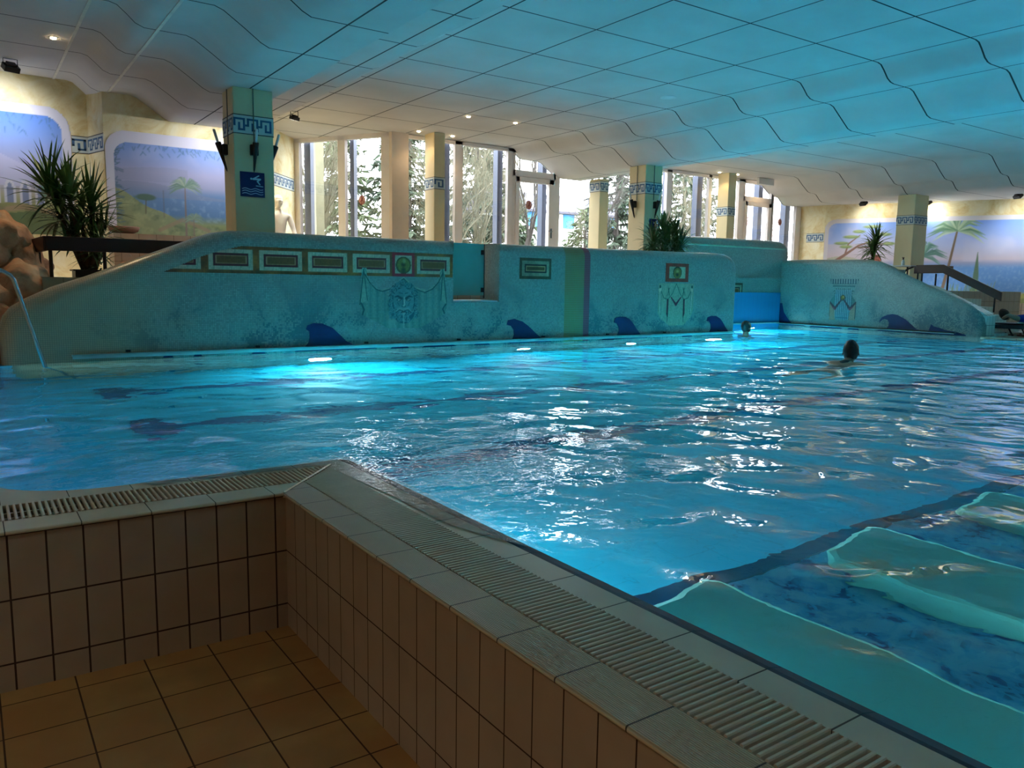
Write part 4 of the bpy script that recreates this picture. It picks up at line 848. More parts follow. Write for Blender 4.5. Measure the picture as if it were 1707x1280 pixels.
for x, y, l in ((-2.2, -2.0, 'warm ceiling lamp above the pit, left behind the camera'), (-.5, -4.5, 'warm ceiling lamp above the pit, farther behind the camera'), (-3.2, 1.5, 'warm ceiling lamp above the pit at left'), (-3.5, 7.5, 'warm ceiling lamp above the left pool edge, left of the frame')): downlight(x, y, 3.943, l, 60, (1, .85, .68))  # lamps added out of view to warm and brighten the pit and left rocks
def flood(loc, aim, lab, e, col=(1, 1, 1), s=1., angle=100, arm=.07):
    g = thing('floodlight', lab, 'floodlight', loc); d = (Vector(aim)-Vector(loc)).normalized(); top = Vector(loc)
    c = top-Vector((0, 0, arm+.06)); Mx = Matrix.Translation(c) @ d.to_track_quat('-Z', 'Y').to_matrix().to_4x4()
    b = MB(); b.box(-.10*s, .10*s, -.065*s, .065*s, -.03*s, .05*s, M=Mx); b.prism([(-.06*s, -.05*s), (.06*s, -.05*s), (.06*s, .05*s), (-.06*s, .05*s)], .05*s, .08*s, M=Mx); b.build('housing', M_blackm, g, bevel=.006)
    b = MB(); b.tube([c+Vector((-.085*s, 0, 0)), top+Vector((-.085*s, 0, 0)), top+Vector((.085*s, 0, 0)), c+Vector((.085*s, 0, 0))], .007, 6); b.build('bracket', M_blackm, g)
    b = MB(); b.quad(*[Mx @ Vector(q) for q in ((-.085*s, -.05*s, -.0315*s), (.085*s, -.05*s, -.0315*s), (.085*s, .05*s, -.0315*s), (-.085*s, .05*s, -.0315*s))]); b.build('lens', emis('flood_lens_%d' % len(bpy.data.materials), (1, 1, 1), 6), g)
    light('lamp', 'SPOT', c+d*.05, aim, e, col, g, spot_size=math.radians(angle), spot_blend=.9, shadow_soft_size=.08)
FL = 60
flood((.73, 13.48, 3.945), (.4, 14.35, 2.6), 'black floodlight under the ceiling at far upper left', FL*1.2, (.95, .97, 1), 1, 150)
flood((3.93, 12.85, 3.58), (2.9, 13.77, 2.2), 'black floodlight hidden behind the thick left pillar, lighting the second left mural', FL*1.3, (.97, .97, 1), 1, 150)  # extra lamp added behind the pillar to brighten the mural
flood((5.08, 14.3, 3.945), (4.86, 14.75, 2.5), 'black spotlight under the ceiling lighting the statue niche', 150, (1, .88, .7), .8, 110)
flood((20.82, 12.9, 3.352), (22.3, 12.6, 1.6), 'black floodlight under the ceiling edge left of the right pillar', FL*.75, (1, .95, .85), 1, 160, .0)
flood((21.9, 11.66, 3.352), (23.2, 11.0, 1.4), 'black floodlight under the ceiling edge right of the right pillar', FL*.75, (1, .98, .95), 1, 160, .0)
flood((21.9, 9.4, 3.352), (23.6, 8.8, 1.2), 'black floodlight farther along the right mural', FL*2, (1, .98, .95), 1, 160, .0)  # this flood and the next are added to even out the mural's brightness
flood((23.2, 6.6, 3.352), (24.9, 6.2, 1.2), 'black floodlight over the far end of the right mural', FL*2, (1, .98, .95), 1, 160, .0)
# exit sign lamp over the right garden door
b = MB(); b.box(18.2, 18.85, 14.42, 14.50, 3.76, 3.93); tag(b.build('exit_lamp', M_white, bevel=.01), 'small white box lamp hanging from the ceiling before the right garden door', 'lamp')
b = MB(); b.box(20.95, 21.0, 14.30, 14.36, 2.95, 3.05)
# ------------------------------------------------------------------ torch sconces
def sconce():
    g = thing('torch_sconce', None, 'wall lamp', (0, 0, 0), 'torch-shaped lamps on the pillars')
    b = MB(); b.box(-.05, .05, -.07, 0, -.07, .07); b.build('wall_bracket', M_blackm, g, bevel=.01)
    d = Vector((0, -.30, 1)).normalized(); Mx = Matrix.Translation((0, -.085, -.02)) @ d.to_track_quat('Z', 'Y').to_matrix().to_4x4()
    b = MB(); b.lathe([(.004, -.27), (.012, -.24), (.022, -.1), (.034, .03), (.040, .10), (.036, .115), (.012, .11)], M=Mx, seg=14); b.build('cone', M_blackm, g, smooth=True)
    b = MB(); b.lathe([(.017, .10), (.018, .27), (.013, .285)], M=Mx, seg=12); b.build('glass_tube', plain('frosted_tube', 'e8e8e4', .2), g, smooth=True)
    for k in range(3):
        pass
    return g
sc = sconce()
sp = [((3.25, 10.73, 2.62), 0, 'torch sconce on the front of the thick left pillar, above the diver sign'), ((3.0, 11.05, 2.64), -math.pi/2, 'torch sconce on the left side of the thick left pillar'), ((3.52, 11.0, 2.66), math.pi/2, 'torch sconce peeping out on the right side of the thick left pillar'),
      ((11.98, 12.13, 2.60), 0, 'torch sconce on the front of the middle pillar above the plant'), ((11.70, 12.42, 2.62), -math.pi/2, 'torch sconce on the left side of the middle pillar')]
for i, (l, rz, lab) in enumerate(sp):
    o = sc if i == 0 else copy_thing(sc, l, lab, rz)
for i, (l, rz, lab) in enumerate(sp[:1]): sc.location = l; sc['label'] = lab
# ------------------------------------------------------------------ signs and stickers
def sign(x, y, z, w, lab):
    cv = Canvas(w, w, 260, '13245f'); q = w/.32
    cv.ell(.45*w, .73*w, .042*w, .042*w, 'a9dbe8'); cv.line([(.53*w, .73*w), (.82*w, .73*w)], [.08*w, .07*w], 'a9dbe8'); cv.line([(.56*w, .75*w), (.76*w, .87*w)], .05*w, 'a9dbe8'); cv.line([(.80*w, .72*w), (.70*w, .64*w), (.80*w, .52*w)], [.07*w, .06*w, .05*w], 'a9dbe8'); cv.line([(.65*w, .46*w), (.92*w, .44*w)], .035*w, 'a9dbe8')
    for k, yy in enumerate((.32, .23, .13)): cv.line([(t*w, (yy+.025*math.sin((t-.1)*15))*w) for t in np.linspace(.08, .92, 30)], .03*w, 'c3d0e4')
    o = cv.panel('sign', M_paint, (x, y-.008, z), (1, 0, 0), (0, 0, 1)); return tag(o, lab, 'sign')
sign(3.066, 10.73, 2.02, .32, 'square blue sign with white diver and waves on the thick left pillar')
sign(11.84, 12.13, 2.02, .30, 'blue diver sign on the middle pillar half hidden by the plant')
def sticker(Mx, lab, r=.085):
    g = thing('window_sticker', lab, 'sticker', tuple(Mx.translation)); F = Matrix(((1, 0, 0, 0), (0, 0, 1, 0), (0, 1, 0, 0), (0, 0, 0, 1)))
    red = plain('sticker_red_%d' % len(bpy.data.materials), '8f2f28', .6); b = MB(); b.prism([(r*.86*math.cos(t*math.pi/12), 1.15*r*.86*math.sin(t*math.pi/12)) for t in range(24)], -.001, .001, M=Mx @ F); b.build('disc', plain('sticker_pale_%d' % len(bpy.data.materials), 'd4a493', .6), g)
    b = MB()
    for t in range(24):
        a0, a1 = t*math.pi/12, (t+1)*math.pi/12; P = lambda a, q: Mx @ F @ Vector((q*math.cos(a), 1.15*q*math.sin(a), .003)); b.quad(P(a0, r), P(a1, r), P(a1, r*.82), P(a0, r*.82))
    b.box(-.008, .008, -.004, -.002, -r*1.0, r*1.0, M=Mx); b.build('ring', red, g)
    b = MB(); b.tube([Mx @ Vector(q) for q in ((-.035, -.003, -.05), (-.03, -.003, -.02), (.01, -.003, .0), (.02, -.003, .05))], .008, 6); b.tube([Mx @ Vector(q) for q in ((.01, -.003, 0), (.045, -.003, -.03), (.04, -.003, -.06))], .007, 6); b.build('figure', red, g)
sticker(Matrix.Translation((10.77, 14.935, 2.723)), 'red round prohibition sticker on the left garden door pane'); sticker(Matrix.Translation((19.93, 14.97, 2.845)), 'red round sticker on the window right of the right garden door')
sticker(Mb @ Matrix.Translation((1.72, -.02, 2.62)), 'red round sticker on the angled bay window')
# ------------------------------------------------------------------ plants
M_leaf = plain('dark_green_leaf', '3f5f2a', .42, var=.35, vs=8); M_stem = plain('plant_cane', '5c4a34', .8, var=.2)
def blade(b, p, az, el, L, w, droop, rr):
    d = Vector((math.cos(az)*math.cos(el), math.sin(az)*math.cos(el), math.sin(el))); sd = Vector((-math.sin(az), math.cos(az), 0)); q = Vector(p); rows = []; n = 5
    for k in range(n+1):
        t = k/n; ww = w*(math.sin(math.pi*min(1, .22+t*.78))**.8 if t < 1 else .02); rows.append((q-sd*ww/2+Vector((0, 0, ww*.18)), q.copy(), q+sd*ww/2+Vector((0, 0, ww*.18))))
        d = (d+Vector((0, 0, -droop*(.4+t)))).normalized(); q = q+d*L/n
    for (a, c, e), (a2, c2, e2) in zip(rows[:-1], rows[1:]): b.quad(a, c, c2, a2); b.quad(c, e, e2, c2)
def rosette(b, p, n, L, w, droop, rr, emin=-.5, emax=1.45):
    for k in range(n):
        t = k/n; el = emax-(emax-emin)*t**1.1+rr.uniform(-.12, .12); blade(b, Vector(p)+Vector((rr.uniform(-.03, .03), rr.uniform(-.03, .03), -.18*t)), rr.uniform(0, 2*math.pi), el, L*rr.uniform(.75, 1.08), w*rr.uniform(.8, 1.1), droop*rr.uniform(.4, 1.4), rr)
def plant(name, lab, base, heads, pot, seed, stems=True):
    g = thing(name, lab, 'potted plant', base); rr = random.Random(seed); b = MB(); s = MB()
    for (x, y, z, n, L, w, dr) in heads:
        rosette(b, (x, y, z), n, L, w, dr, rr)
        mid = Vector(((base[0]+x)/2+(x-base[0])*.1, (base[1]+y)/2, (base[2]+z)/2)); s.tube([(base[0]+(x-base[0])*.12, base[1]+(y-base[1])*.1, base[2]+.02), mid, (x, y, z)], [.03, .026, .02], 8)
    b.build('foliage', M_leaf, g); s.build('stems', M_stem, g, smooth=True)
    b = MB()
    if pot == 'trough': b.box(base[0]-.2, base[0]+.2, base[1]-.2, base[1]+.2, base[2], base[2]+.09); b.box(base[0]-.225, base[0]+.225, base[1]-.225, base[1]+.225, base[2]+.085, base[2]+.105)
    else: b.lathe([(.15, 0), (.2, .3), (.215, .31), (.215, .34), (.19, .34), (.18, .30)], c=base)
    b.build('pot', M_blackm if pot == 'trough' else plain('terracotta_pot', '7a4a34', .7), g); return g
plant('potted_palm', 'tall many-stemmed potted plant with long dark sword leaves behind the left railing', (1.44, 12.2, .93),
      [(1.02, 12.2, 2.10, 64, .66, .046, .13), (1.22, 12.05, 2.02, 60, .62, .046, .14), (1.50, 12.25, 1.90, 56, .60, .044, .13), (1.10, 12.1, 1.80, 44, .56, .042, .15), (1.36, 12.15, 1.70, 56, .52, .036, .14), (1.50, 12.1, 1.42, 50, .44, .030, .12), (1.26, 12.2, 1.50, 44, .50, .032, .12), (1.62, 12.2, 1.60, 40, .50, .034, .13), (1.56, 12.15, 1.20, 22, .38, .026, .2)], 'trough', 3)
plant('potted_palm', 'bushy dark potted plant rising behind the mosaic wall at the middle pillar', (11.45, 11.3, .92),
      [(11.45, 11.3, 2.0, 70, .50, .042, .14), (11.15, 11.3, 1.86, 60, .46, .04, .2), (11.75, 11.3, 1.92, 60, .52, .042, .17), (11.45, 11.2, 1.78, 60, .50, .038, .2), (11.8, 11.2, 1.76, 50, .48, .038, .22), (11.05, 11.2, 1.74, 50, .40, .036, .22), (11.3, 11.15, 1.65, 50, .44, .036, .2), (11.65, 11.15, 1.65, 50, .44, .036, .2)], 'round', 9)
plant('potted_palm', 'potted palm with drooping green leaves left of the right pillar', (19.9, 12.0, .92), [(19.9, 11.9, 2.15, 80, .58, .05, .17), (19.85, 11.95, 1.88, 46, .55, .044, .2)], 'round', 12)
# ------------------------------------------------------------------ left terrace: ledge, railing, bowl, rocks
b = MB(); b.box(.78, 3.0, 10.95, 11.36, -.1, .93); b.build('parapet', tile_mat('greenish_ledge_tile', '9a9a84', '6a6a58', 0, 0, .25, None, vper=(2, .93, .25), gw=.006)); tag(bpy.data.objects['parapet.001'] if 'parapet.001' in bpy.data.objects else bpy.data.objects['parapet'], 'low tiled ledge carrying the dark railing beside the rocks at left', 'parapet')
rl = thing('railing', 'thick dark wooden railing on the tiled ledge in front of the tall plant', 'railing', (1.9, 11.5, .93))
b = MB(); plank(b, (.86, 11.2, 1.25), (3.0, 11.2, 1.25), .175, .06, (0, 1, 0)); plank(b, (.86, 11.2, 1.25), (.72, 11.75, 1.21), .175, .06, (1, 0, 0)); b.build('rail_board', M_wood, rl, bevel=.01)
for x, y in ((.90, 11.2), (.80, 11.5), (1.49, 11.2), (2.4, 11.2)):
    b = MB(); b.tube([(x, y, .90), (x, y, 1.27)], .022, 8); b.build('post', M_blackm, rl)
g = thing('stone_bowl', 'low brown stone bowl on the bench below the left mural', 'bowl', (2.08, 13.5, 1.6)); b = MB(); b.lathe([(.12, 0), (.2, .04), (.23, .1), (.21, .11), (.16, .07)], c=(2.08, 13.5, 1.6)); b.build('bowl', plain('brown_stone', '8c6a5a', .7), g, smooth=True)
def rockmat():
    t = NT('sandstone_rock'); n = t.noise(scale=2.5, detail=6, rough=.6); v = t.n('ShaderNodeTexVoronoi', feature='DISTANCE_TO_EDGE'); v.inputs['Scale'].default_value = 2.4; t.link(t.pos(), v.inputs['Vector'])
    c = t.ramp(n, [(.3, lin('96603e')), (.5, lin('c8946c')), (.72, lin('dcb894'))]); return t.bsdf(c, .75, 0, t.bump(t.noise(scale=9, detail=6), .03))
M_rock = rockmat(); rr = random.Random(2)
def boulder(c, s, seed, lab):
    b = bmesh.new(); bmesh.ops.create_icosphere(b, subdivisions=4, radius=1)
    for v in b.verts:
        p = v.co.normalized(); q = 1+.22*noise.noise(p*1.6+Vector((seed, 0, 0)))+.07*noise.noise(p*4+Vector((0, seed, 0))); m_ = max(abs(p.x), abs(p.y), abs(p.z)); q *= (1+.35*(1/m_-1)*-.6+.1); v.co = Vector((p.x*s[0], p.y*s[1], p.z*s[2]))*q*1.05+Vector(c)
    me = bpy.data.meshes.new('boulder'); b.to_mesh(me); b.free(); me.materials.append(M_rock); me.polygons.foreach_set('use_smooth', [True]*len(me.polygons)); o = bpy.data.objects.new('boulder', me); C.objects.link(o)
    tag(o, lab, 'rock', 'sandstone boulders of the rock wall at left')
for c, s, lab in [((.42, 11.6, 1.42), (.26, .35, .24), 'topmost reddish boulder of the left rock wall'), ((.12, 11.4, 1.15), (.34, .4, .4), 'large upright boulder at the left picture edge'), ((.60, 11.7, 1.12), (.24, .35, .36), 'boulder beside the railing end in the left rock wall'), ((.52, 11.3, .80), (.34, .4, .3), 'middle boulder below the railing end'),
                  ((.0, 11.0, .62), (.42, .42, .36), 'broad boulder low at the left picture edge'), ((.55, 11.2, .42), (.34, .38, .32), 'boulder just above the low end of the mosaic wall'), ((.12, 10.75, .22), (.42, .3, .36), 'lowest boulder at the waterline at left'), ((.70, 12.7, 1.02), (.3, .3, .22), 'small rounded boulder behind the railing posts'), ((2.1, 12.85, .98), (.28, .28, .16), 'flat pale boulder on the terrace behind the railing')]:
    boulder(c, s, rr.random()*50, lab)
g = thing('pool_handrail', 'slanting steel handrail dipping into the water at far left', 'handrail', (.5, 9.6, 0)); b = MB(); b.tube([(.95, 9.6, -1.0), (.66, 9.6, 0), (.43, 9.6, .90), (.40, 9.6, .945), (.33, 9.6, .99), (.1, 9.6, 1.04), (-.5, 9.6, 1.06), (-.55, 9.6, 0.0)], .022, 12); b.build('rail', M_steel, g, smooth=True)
# ------------------------------------------------------------------ people and statue (skin modifier figures)
def skin(name, nodes, edges, root, mt, parent, sub=2):
    keys = list(nodes); me = bpy.data.meshes.new(name); me.from_pydata([nodes[k][0] for k in keys], [(keys.index(a), keys.index(c)) for a, c in edges], []); o = bpy.data.objects.new(name, me); C.objects.link(o)
    md = o.modifiers.new('skin', 'SKIN'); md.use_smooth_shade = True
    sv = me.skin_vertices[0].data
    for i, k in enumerate(keys): r = nodes[k][1]; sv[i].radius = r if isinstance(r, tuple) else (r, r); sv[i].use_root = (k == root)
    finish(o, sub); me.materials.append(mt)
    if parent: o.parent = parent; o.matrix_parent_inverse = parent.matrix_world.inverted()
    return o
def head(loc, face, up=(0, 0, 1), s=1., skinm=None, hairm=None, parent=None, hair=1.):
    f = Vector(face).normalized(); u = Vector(up); r = f.cross(u).normalized(); u = r.cross(f).normalized(); Mx = Matrix(((r.x, f.x, u.x, loc[0]), (r.y, f.y, u.y, loc[1]), (r.z, f.z, u.z, loc[2]), (0, 0, 0, 1)))
    def mk(nm, mt, off, keep, disp):
        b = bmesh.new(); bmesh.ops.create_uvsphere(b, u_segments=40, v_segments=28, radius=1)
        for v in b.verts:
            p = v.co.copy(); x, y, z = p; sx = .076*(1-.28*max(0, -z)**1.3*(.4+.6*max(0, y))); q = Vector((x*sx, y*.097, z*.118))
            if y > 0:
                g = lambda cx, cz, w, h: math.exp(-((x-cx)/w)**2-((z-cz)/h)**2)
                q.y += .022*g(0, -.22, .13, .22)*disp+.008*g(0, .22, .5, .1)*disp-.014*(g(.36, .04, .17, .13)+g(-.36, .04, .17, .13))*disp+.008*g(0, -.55, .25, .07)*disp+.010*g(0, -.85, .3, .14)*disp-.004*g(0, -.47, .3, .04)*disp
                q.y -= .012*max(0, -z)*disp
            q *= off
            if off > 1: q += Vector((0, -.006, .004))+p*.006*noise.noise(p*5)
            v.co = Mx @ (q*s)
        if keep: bmesh.ops.delete(b, geom=[v for v in b.verts if not keep(((Mx.inverted() @ v.co)/s))], context='VERTS')
        me = bpy.data.meshes.new(nm); b.to_mesh(me); b.free(); me.materials.append(mt); me.polygons.foreach_set('use_smooth', [True]*len(me.polygons)); o = bpy.data.objects.new(nm, me); C.objects.link(o)
        if parent: o.parent = parent; o.matrix_parent_inverse = parent.matrix_world.inverted()
        return o
    h = mk('head', skinm, 1, None, 1.)
    for sg in (-1, 1):
        b = MB(); b.lathe([(.004, -.008), (.018, -.005), (.024, .002), (.022, .008), (.012, .006), (.004, .001)], seg=14, M=Mx @ Matrix.Scale(s, 4) @ Matrix.Translation((sg*.077, -.008, -.012)) @ Matrix.Rotation(sg*1.35, 4, 'Y') @ Matrix.Diagonal((1.35, .85, 1, 1))); b.build('ear', skinm, h, smooth=True)
    if hairm is not None and hair: mk('hair', hairm, 1.09, lambda q: (q.y < .035+.0*q.z or q.z > .062) and q.z > -.085+max(0, q.y)*.9, 0.)
    return h
M_skin = plain('skin', 'a87a60', .5, var=.05); M_hair = plain('dark_hair', '14100e', .45, var=.3, vs=30); M_suit = plain('black_swimsuit', '0d0d12', .5); M_marble = plain('white_marble', 'f0ece8', .5, var=.06)
# swimmer A, seen from behind, swimming away to the right
sw = thing('person', 'dark-haired swimmer seen from behind, head and shoulders above the water at right', 'person', (9.35, 5.82, 0))
head((9.36, 5.83, .135), (.92, .42, .08), (-.05, 0, 1), 1.16, M_skin, M_hair, sw)
def SW(x, y, z): c, s_ = math.cos(.25), math.sin(.25); return (9.36+x*c-y*s_, 5.83+x*s_+y*c, z)
N = {'pel': (SW(-.78, 0, -.34), (.15, .11)), 'wai': (SW(-.52, 0, -.22), (.125, .1)), 'che': (SW(-.26, 0, -.09), (.17, .11)), 'nb': (SW(-.10, 0, -.015), (.085, .075)), 'nt': (SW(-.03, 0, .08), .055),
     'ls': (SW(-.17, .19, -.045), .068), 'le': (SW(.10, .36, -.13), .046), 'lw': (SW(.34, .30, -.15), .033), 'rs': (SW(-.17, -.19, -.045), .068), 're': (SW(.10, -.36, -.13), .046), 'rw': (SW(.34, -.30, -.15), .033),
     'lh': (SW(-.86, .1, -.38), .1), 'lk': (SW(-1.2, .25, -.5), .065), 'la': (SW(-1.6, .22, -.55), .042), 'rh': (SW(-.86, -.1, -.38), .1), 'rk': (SW(-1.2, -.25, -.5), .065), 'ra': (SW(-1.6, -.22, -.55), .042)}
E_ = [('pel', 'wai'), ('wai', 'che'), ('che', 'nb'), ('nb', 'nt'), ('che', 'ls'), ('ls', 'le'), ('le', 'lw'), ('che', 'rs'), ('rs', 're'), ('re', 'rw'), ('pel', 'lh'), ('lh', 'lk'), ('lk', 'la'), ('pel', 'rh'), ('rh', 'rk'), ('rk', 'ra')]
skin('body', N, E_, 'pel', M_skin, sw)
for sg in (-1, 1):
    for k, L_ in enumerate((.075, .085, .09, .082, .06)):
        w0 = Vector(SW(.36, sg*.30, -.15)); a = (k-2)*.16; o_ = Vector((math.cos(.25+a-sg*.15), math.sin(.25+a-sg*.15), -.12)); base = w0+Vector((0, (k-2)*.017, 0))+o_*.055
        skin('finger', {'a': (tuple(w0+o_*.01), .013), 'b': (tuple(base), .009), 'c': (tuple(base+o_*L_*.5), .008), 'd': (tuple(base+o_*L_+Vector((0, 0, -.012))), .006)}, [('a', 'b'), ('b', 'c'), ('c', 'd')], 'a', M_skin, sw, 1)
N2 = {k: (N[k][0], tuple(q+.007 for q in N[k][1])) for k in ('pel', 'wai', 'che')}; N2['nb'] = (SW(-.17, 0, -.03), (.115, .09)); N2['n2'] = (SW(-.12, 0, .0), (.075, .062))
skin('swimsuit', N2, [('pel', 'wai'), ('wai', 'che'), ('che', 'nb'), ('nb', 'n2')], 'pel', M_suit, sw)
# swimmer B at the end of the mosaic wall
s2 = thing('person', 'small far swimmer with dark hair at the free end of the long mosaic wall', 'person', (13.0, 10.42, 0))
head((13.0, 10.42, .135), (.5, -.1, .35), (-.25, 0, 1), 1.05, M_skin, M_hair, s2)
def SX(x, y, z): c, s_ = math.cos(.3), math.sin(.3); return (13.0+x*c-y*s_, 10.42+x*s_+y*c, z)
N = {'pel': (SX(-.08, 0, -.62), (.15, .11)), 'wai': (SX(-.06, 0, -.42), (.125, .1)), 'che': (SX(-.04, 0, -.2), (.16, .105)), 'nb': (SX(-.03, 0, -.05), (.07, .065)), 'nt': (SX(-.01, 0, .07), .05), 'ls': (SX(-.03, .18, -.10), .06), 'le': (SX(.2, .32, -.2), .044), 'lw': (SX(.42, .25, -.2), .032), 'rs': (SX(-.03, -.18, -.10), .06), 're': (SX(.2, -.32, -.2), .044), 'rw': (SX(.42, -.25, -.2), .032),
     'lh': (SX(-.06, .1, -.68), .1), 'lk': (SX(.06, .16, -.98), .065), 'la': (SX(-.02, .16, -1.24), .04), 'rh': (SX(-.06, -.1, -.68), .1), 'rk': (SX(.1, -.16, -.96), .065), 'ra': (SX(.0, -.16, -1.22), .04)}
skin('body', N, E_, 'pel', M_skin, s2)
# guest lying on a lounger on the far deck
lg = thing('sun_lounger', 'black sun lounger on the deck at the right picture edge', 'sun lounger', (18.1, 6.9, .015))
b = MB(); b.box(17.8, 18.4, 5.9, 7.86, .245, .275); b.build('bed', M_blackm, lg, bevel=.01); b = MB(); b.box(17.76, 17.80, 5.85, 7.9, .16, .235); b.box(18.40, 18.44, 5.85, 7.9, .16, .235); b.box(17.76, 18.44, 7.86, 7.9, .16, .235); b.build('frame', plain('slate_frame', '30343e', .3), lg)
for x in (17.8, 18.38):
    for y in (6.05, 7.6):
        b = MB(); b.tube([(x, y, .2), (x, y-.1, .015)], .018, 8); b.build('leg', M_blackm, lg)
gp = thing('person', 'dark-haired guest in blue lying on the sun lounger at the right picture edge', 'person', (18.1, 7.0, .3))
head((18.08, 7.80, .44), (.9, .1, .35), (0, .5, .8), 1.1, M_skin, M_hair, gp)
N = {'pel': ((18.1, 6.85, .36), (.14, .09)), 'wai': ((18.1, 7.1, .36), (.12, .08)), 'che': ((18.1, 7.38, .38), (.16, .09)), 'nb': ((18.1, 7.58, .39), (.07, .06)), 'nt': ((18.09, 7.70, .41), .05), 'ls': ((17.92, 7.50, .37), .058), 'le': ((17.82, 7.62, .44), .042), 'lw': ((17.93, 7.78, .36), .03), 'rs': ((18.28, 7.50, .37), .058), 're': ((18.36, 7.25, .34), .042), 'rw': ((18.33, 7.0, .33), .03),
     'lh': ((18.02, 6.76, .36), .09), 'lk': ((17.99, 6.36, .40), .062), 'la': ((17.98, 5.98, .32), .04), 'rh': ((18.2, 6.76, .36), .09), 'rk': ((18.22, 6.36, .42), .062), 'ra': ((18.22, 5.98, .32), .04)}
skin('body', N, E_, 'pel', M_skin, gp)
NB = {k: (N[k][0], tuple(q+.02 for q in N[k][1])) for k in ('pel', 'wai', 'che')}; NB['nb'] = (N['nb'][0], (.09, .075)); NB['ls'] = (N['ls'][0], .07); NB['rs'] = (N['rs'][0], .07); NB['pel'] = (N['pel'][0], (.17, .115)); NB['kn'] = ((18.1, 6.4, .40), (.18, .075))
skin('blue_robe', NB, [('kn', 'pel'), ('pel', 'wai'), ('wai', 'che'), ('che', 'nb'), ('che', 'ls'), ('che', 'rs')], 'pel', plain('blue_towelling', '1d2f8e', .9), gp)
b = MB(); b.box(17.79, 18.41, 5.95, 7.45, .277, .297); b.box(17.775, 17.79, 6.4, 7.3, .2, .297); tag(b.build('towel', plain('pale_patterned_towel', 'b4bcb4', .9, var=.5, vs=20), bevel=.006), 'pale patterned towel spread on the sun lounger under the guest', 'towel')
g = thing('pair_of_slippers', 'reddish slippers under the sun lounger', 'slippers', (17.95, 7.5, .03))
for x, y in ((17.88, 7.62), (17.9, 7.35)):
    b = MB(); b.lathe([(.04, 0), (.045, .015), (.04, .025)], M=Matrix.Translation((x, y, .02)) @ Matrix.Diagonal((1, 2.6, 1, 1))); b.tube([(x-.04, y+.04, .04), (x, y+.05, .075), (x+.04, y+.04, .04)], .014, 6); b.build('slipper', plain('slipper_red_%d' % len(bpy.data.materials), '8a4a44', .7), g)
# bottle and small table at the top of the stairs
g = thing('side_table', 'small high table with a curved black bracket at the top of the stairs', 'table', (17.9, 9.9, .92)); b = MB(); b.box(17.55, 18.2, 9.62, 10.1, 1.455, 1.48); b.build('table_top', M_white, g); b = MB(); b.tube([(17.8, 9.95, .92), (17.8, 9.95, 1.25), (17.78, 9.85, 1.38), (17.75, 9.70, 1.44), (17.72, 9.64, 1.46)], .02, 8); b.tube([(18.1, 10.0, .92), (18.1, 10.0, 1.46)], .02, 8); b.build('bracket', M_blackm, g, smooth=True)
g = thing('spray_bottle', 'white bottle with dark cap on the small table at the top of the stairs', 'bottle', (17.8, 9.95, 1.48)); b = MB(); b.lathe([(.035, 0), (.036, .09), (.026, .115), (.014, .125), (.013, .14)], c=(17.8, 9.95, 1.48), seg=16); b.build('body', M_white, g, smooth=True); b = MB(); b.lathe([(.017, .135), (.018, .18), (.01, .19)], c=(17.8, 9.95, 1.48), seg=12); b.box(17.76, 17.83, 9.94, 9.96, 1.655, 1.67); b.build('cap', plain('dark_cap', '3a1814', .5), g)
# marble statue in the niche
st = thing('statue', 'white marble statue of a bare-chested figure in the niche right of the thick left pillar', 'statue', (4.88, 14.7, .92))
X0, Y0 = 4.88, 14.7
head((X0, Y0-.01, 2.36), (.35, -.9, -.05), (0, 0, 1), 1.02, M_marble, M_marble, st)
NS = {'pel': ((X0, Y0, 1.62), (.15, .11)), 'wai': ((X0, Y0, 1.80), (.13, .10)), 'che': ((X0, Y0, 2.02), (.17, .12)), 'nb': ((X0, Y0, 2.18), (.075, .07)), 'nt': ((X0, Y0, 2.28), .055), 'ls': ((X0+.2, Y0, 2.12), .068), 'le': ((X0+.27, Y0-.05, 1.86), .048), 'lw': ((X0+.28, Y0-.18, 1.66), .034), 'rs': ((X0-.2, Y0, 2.12), .068), 're': ((X0-.30, Y0-.02, 1.86), .048), 'rw': ((X0-.28, Y0-.12, 1.62), .034),
      'lh': ((X0+.1, Y0, 1.55), .105), 'lk': ((X0+.12, Y0-.04, 1.33), .075), 'la': ((X0+.12, Y0, 1.12), .05), 'rh': ((X0-.1, Y0, 1.55), .105), 'rk': ((X0-.12, Y0, 1.33), .075), 'ra': ((X0-.12, Y0+.02, 1.12), .05)}
skin('body', NS, E_, 'pel', M_marble, st); b = MB(); b.box(X0-.26, X0+.26, Y0-.24, Y0+.24, .92, 1.12); b.build('plinth', M_marble, st)

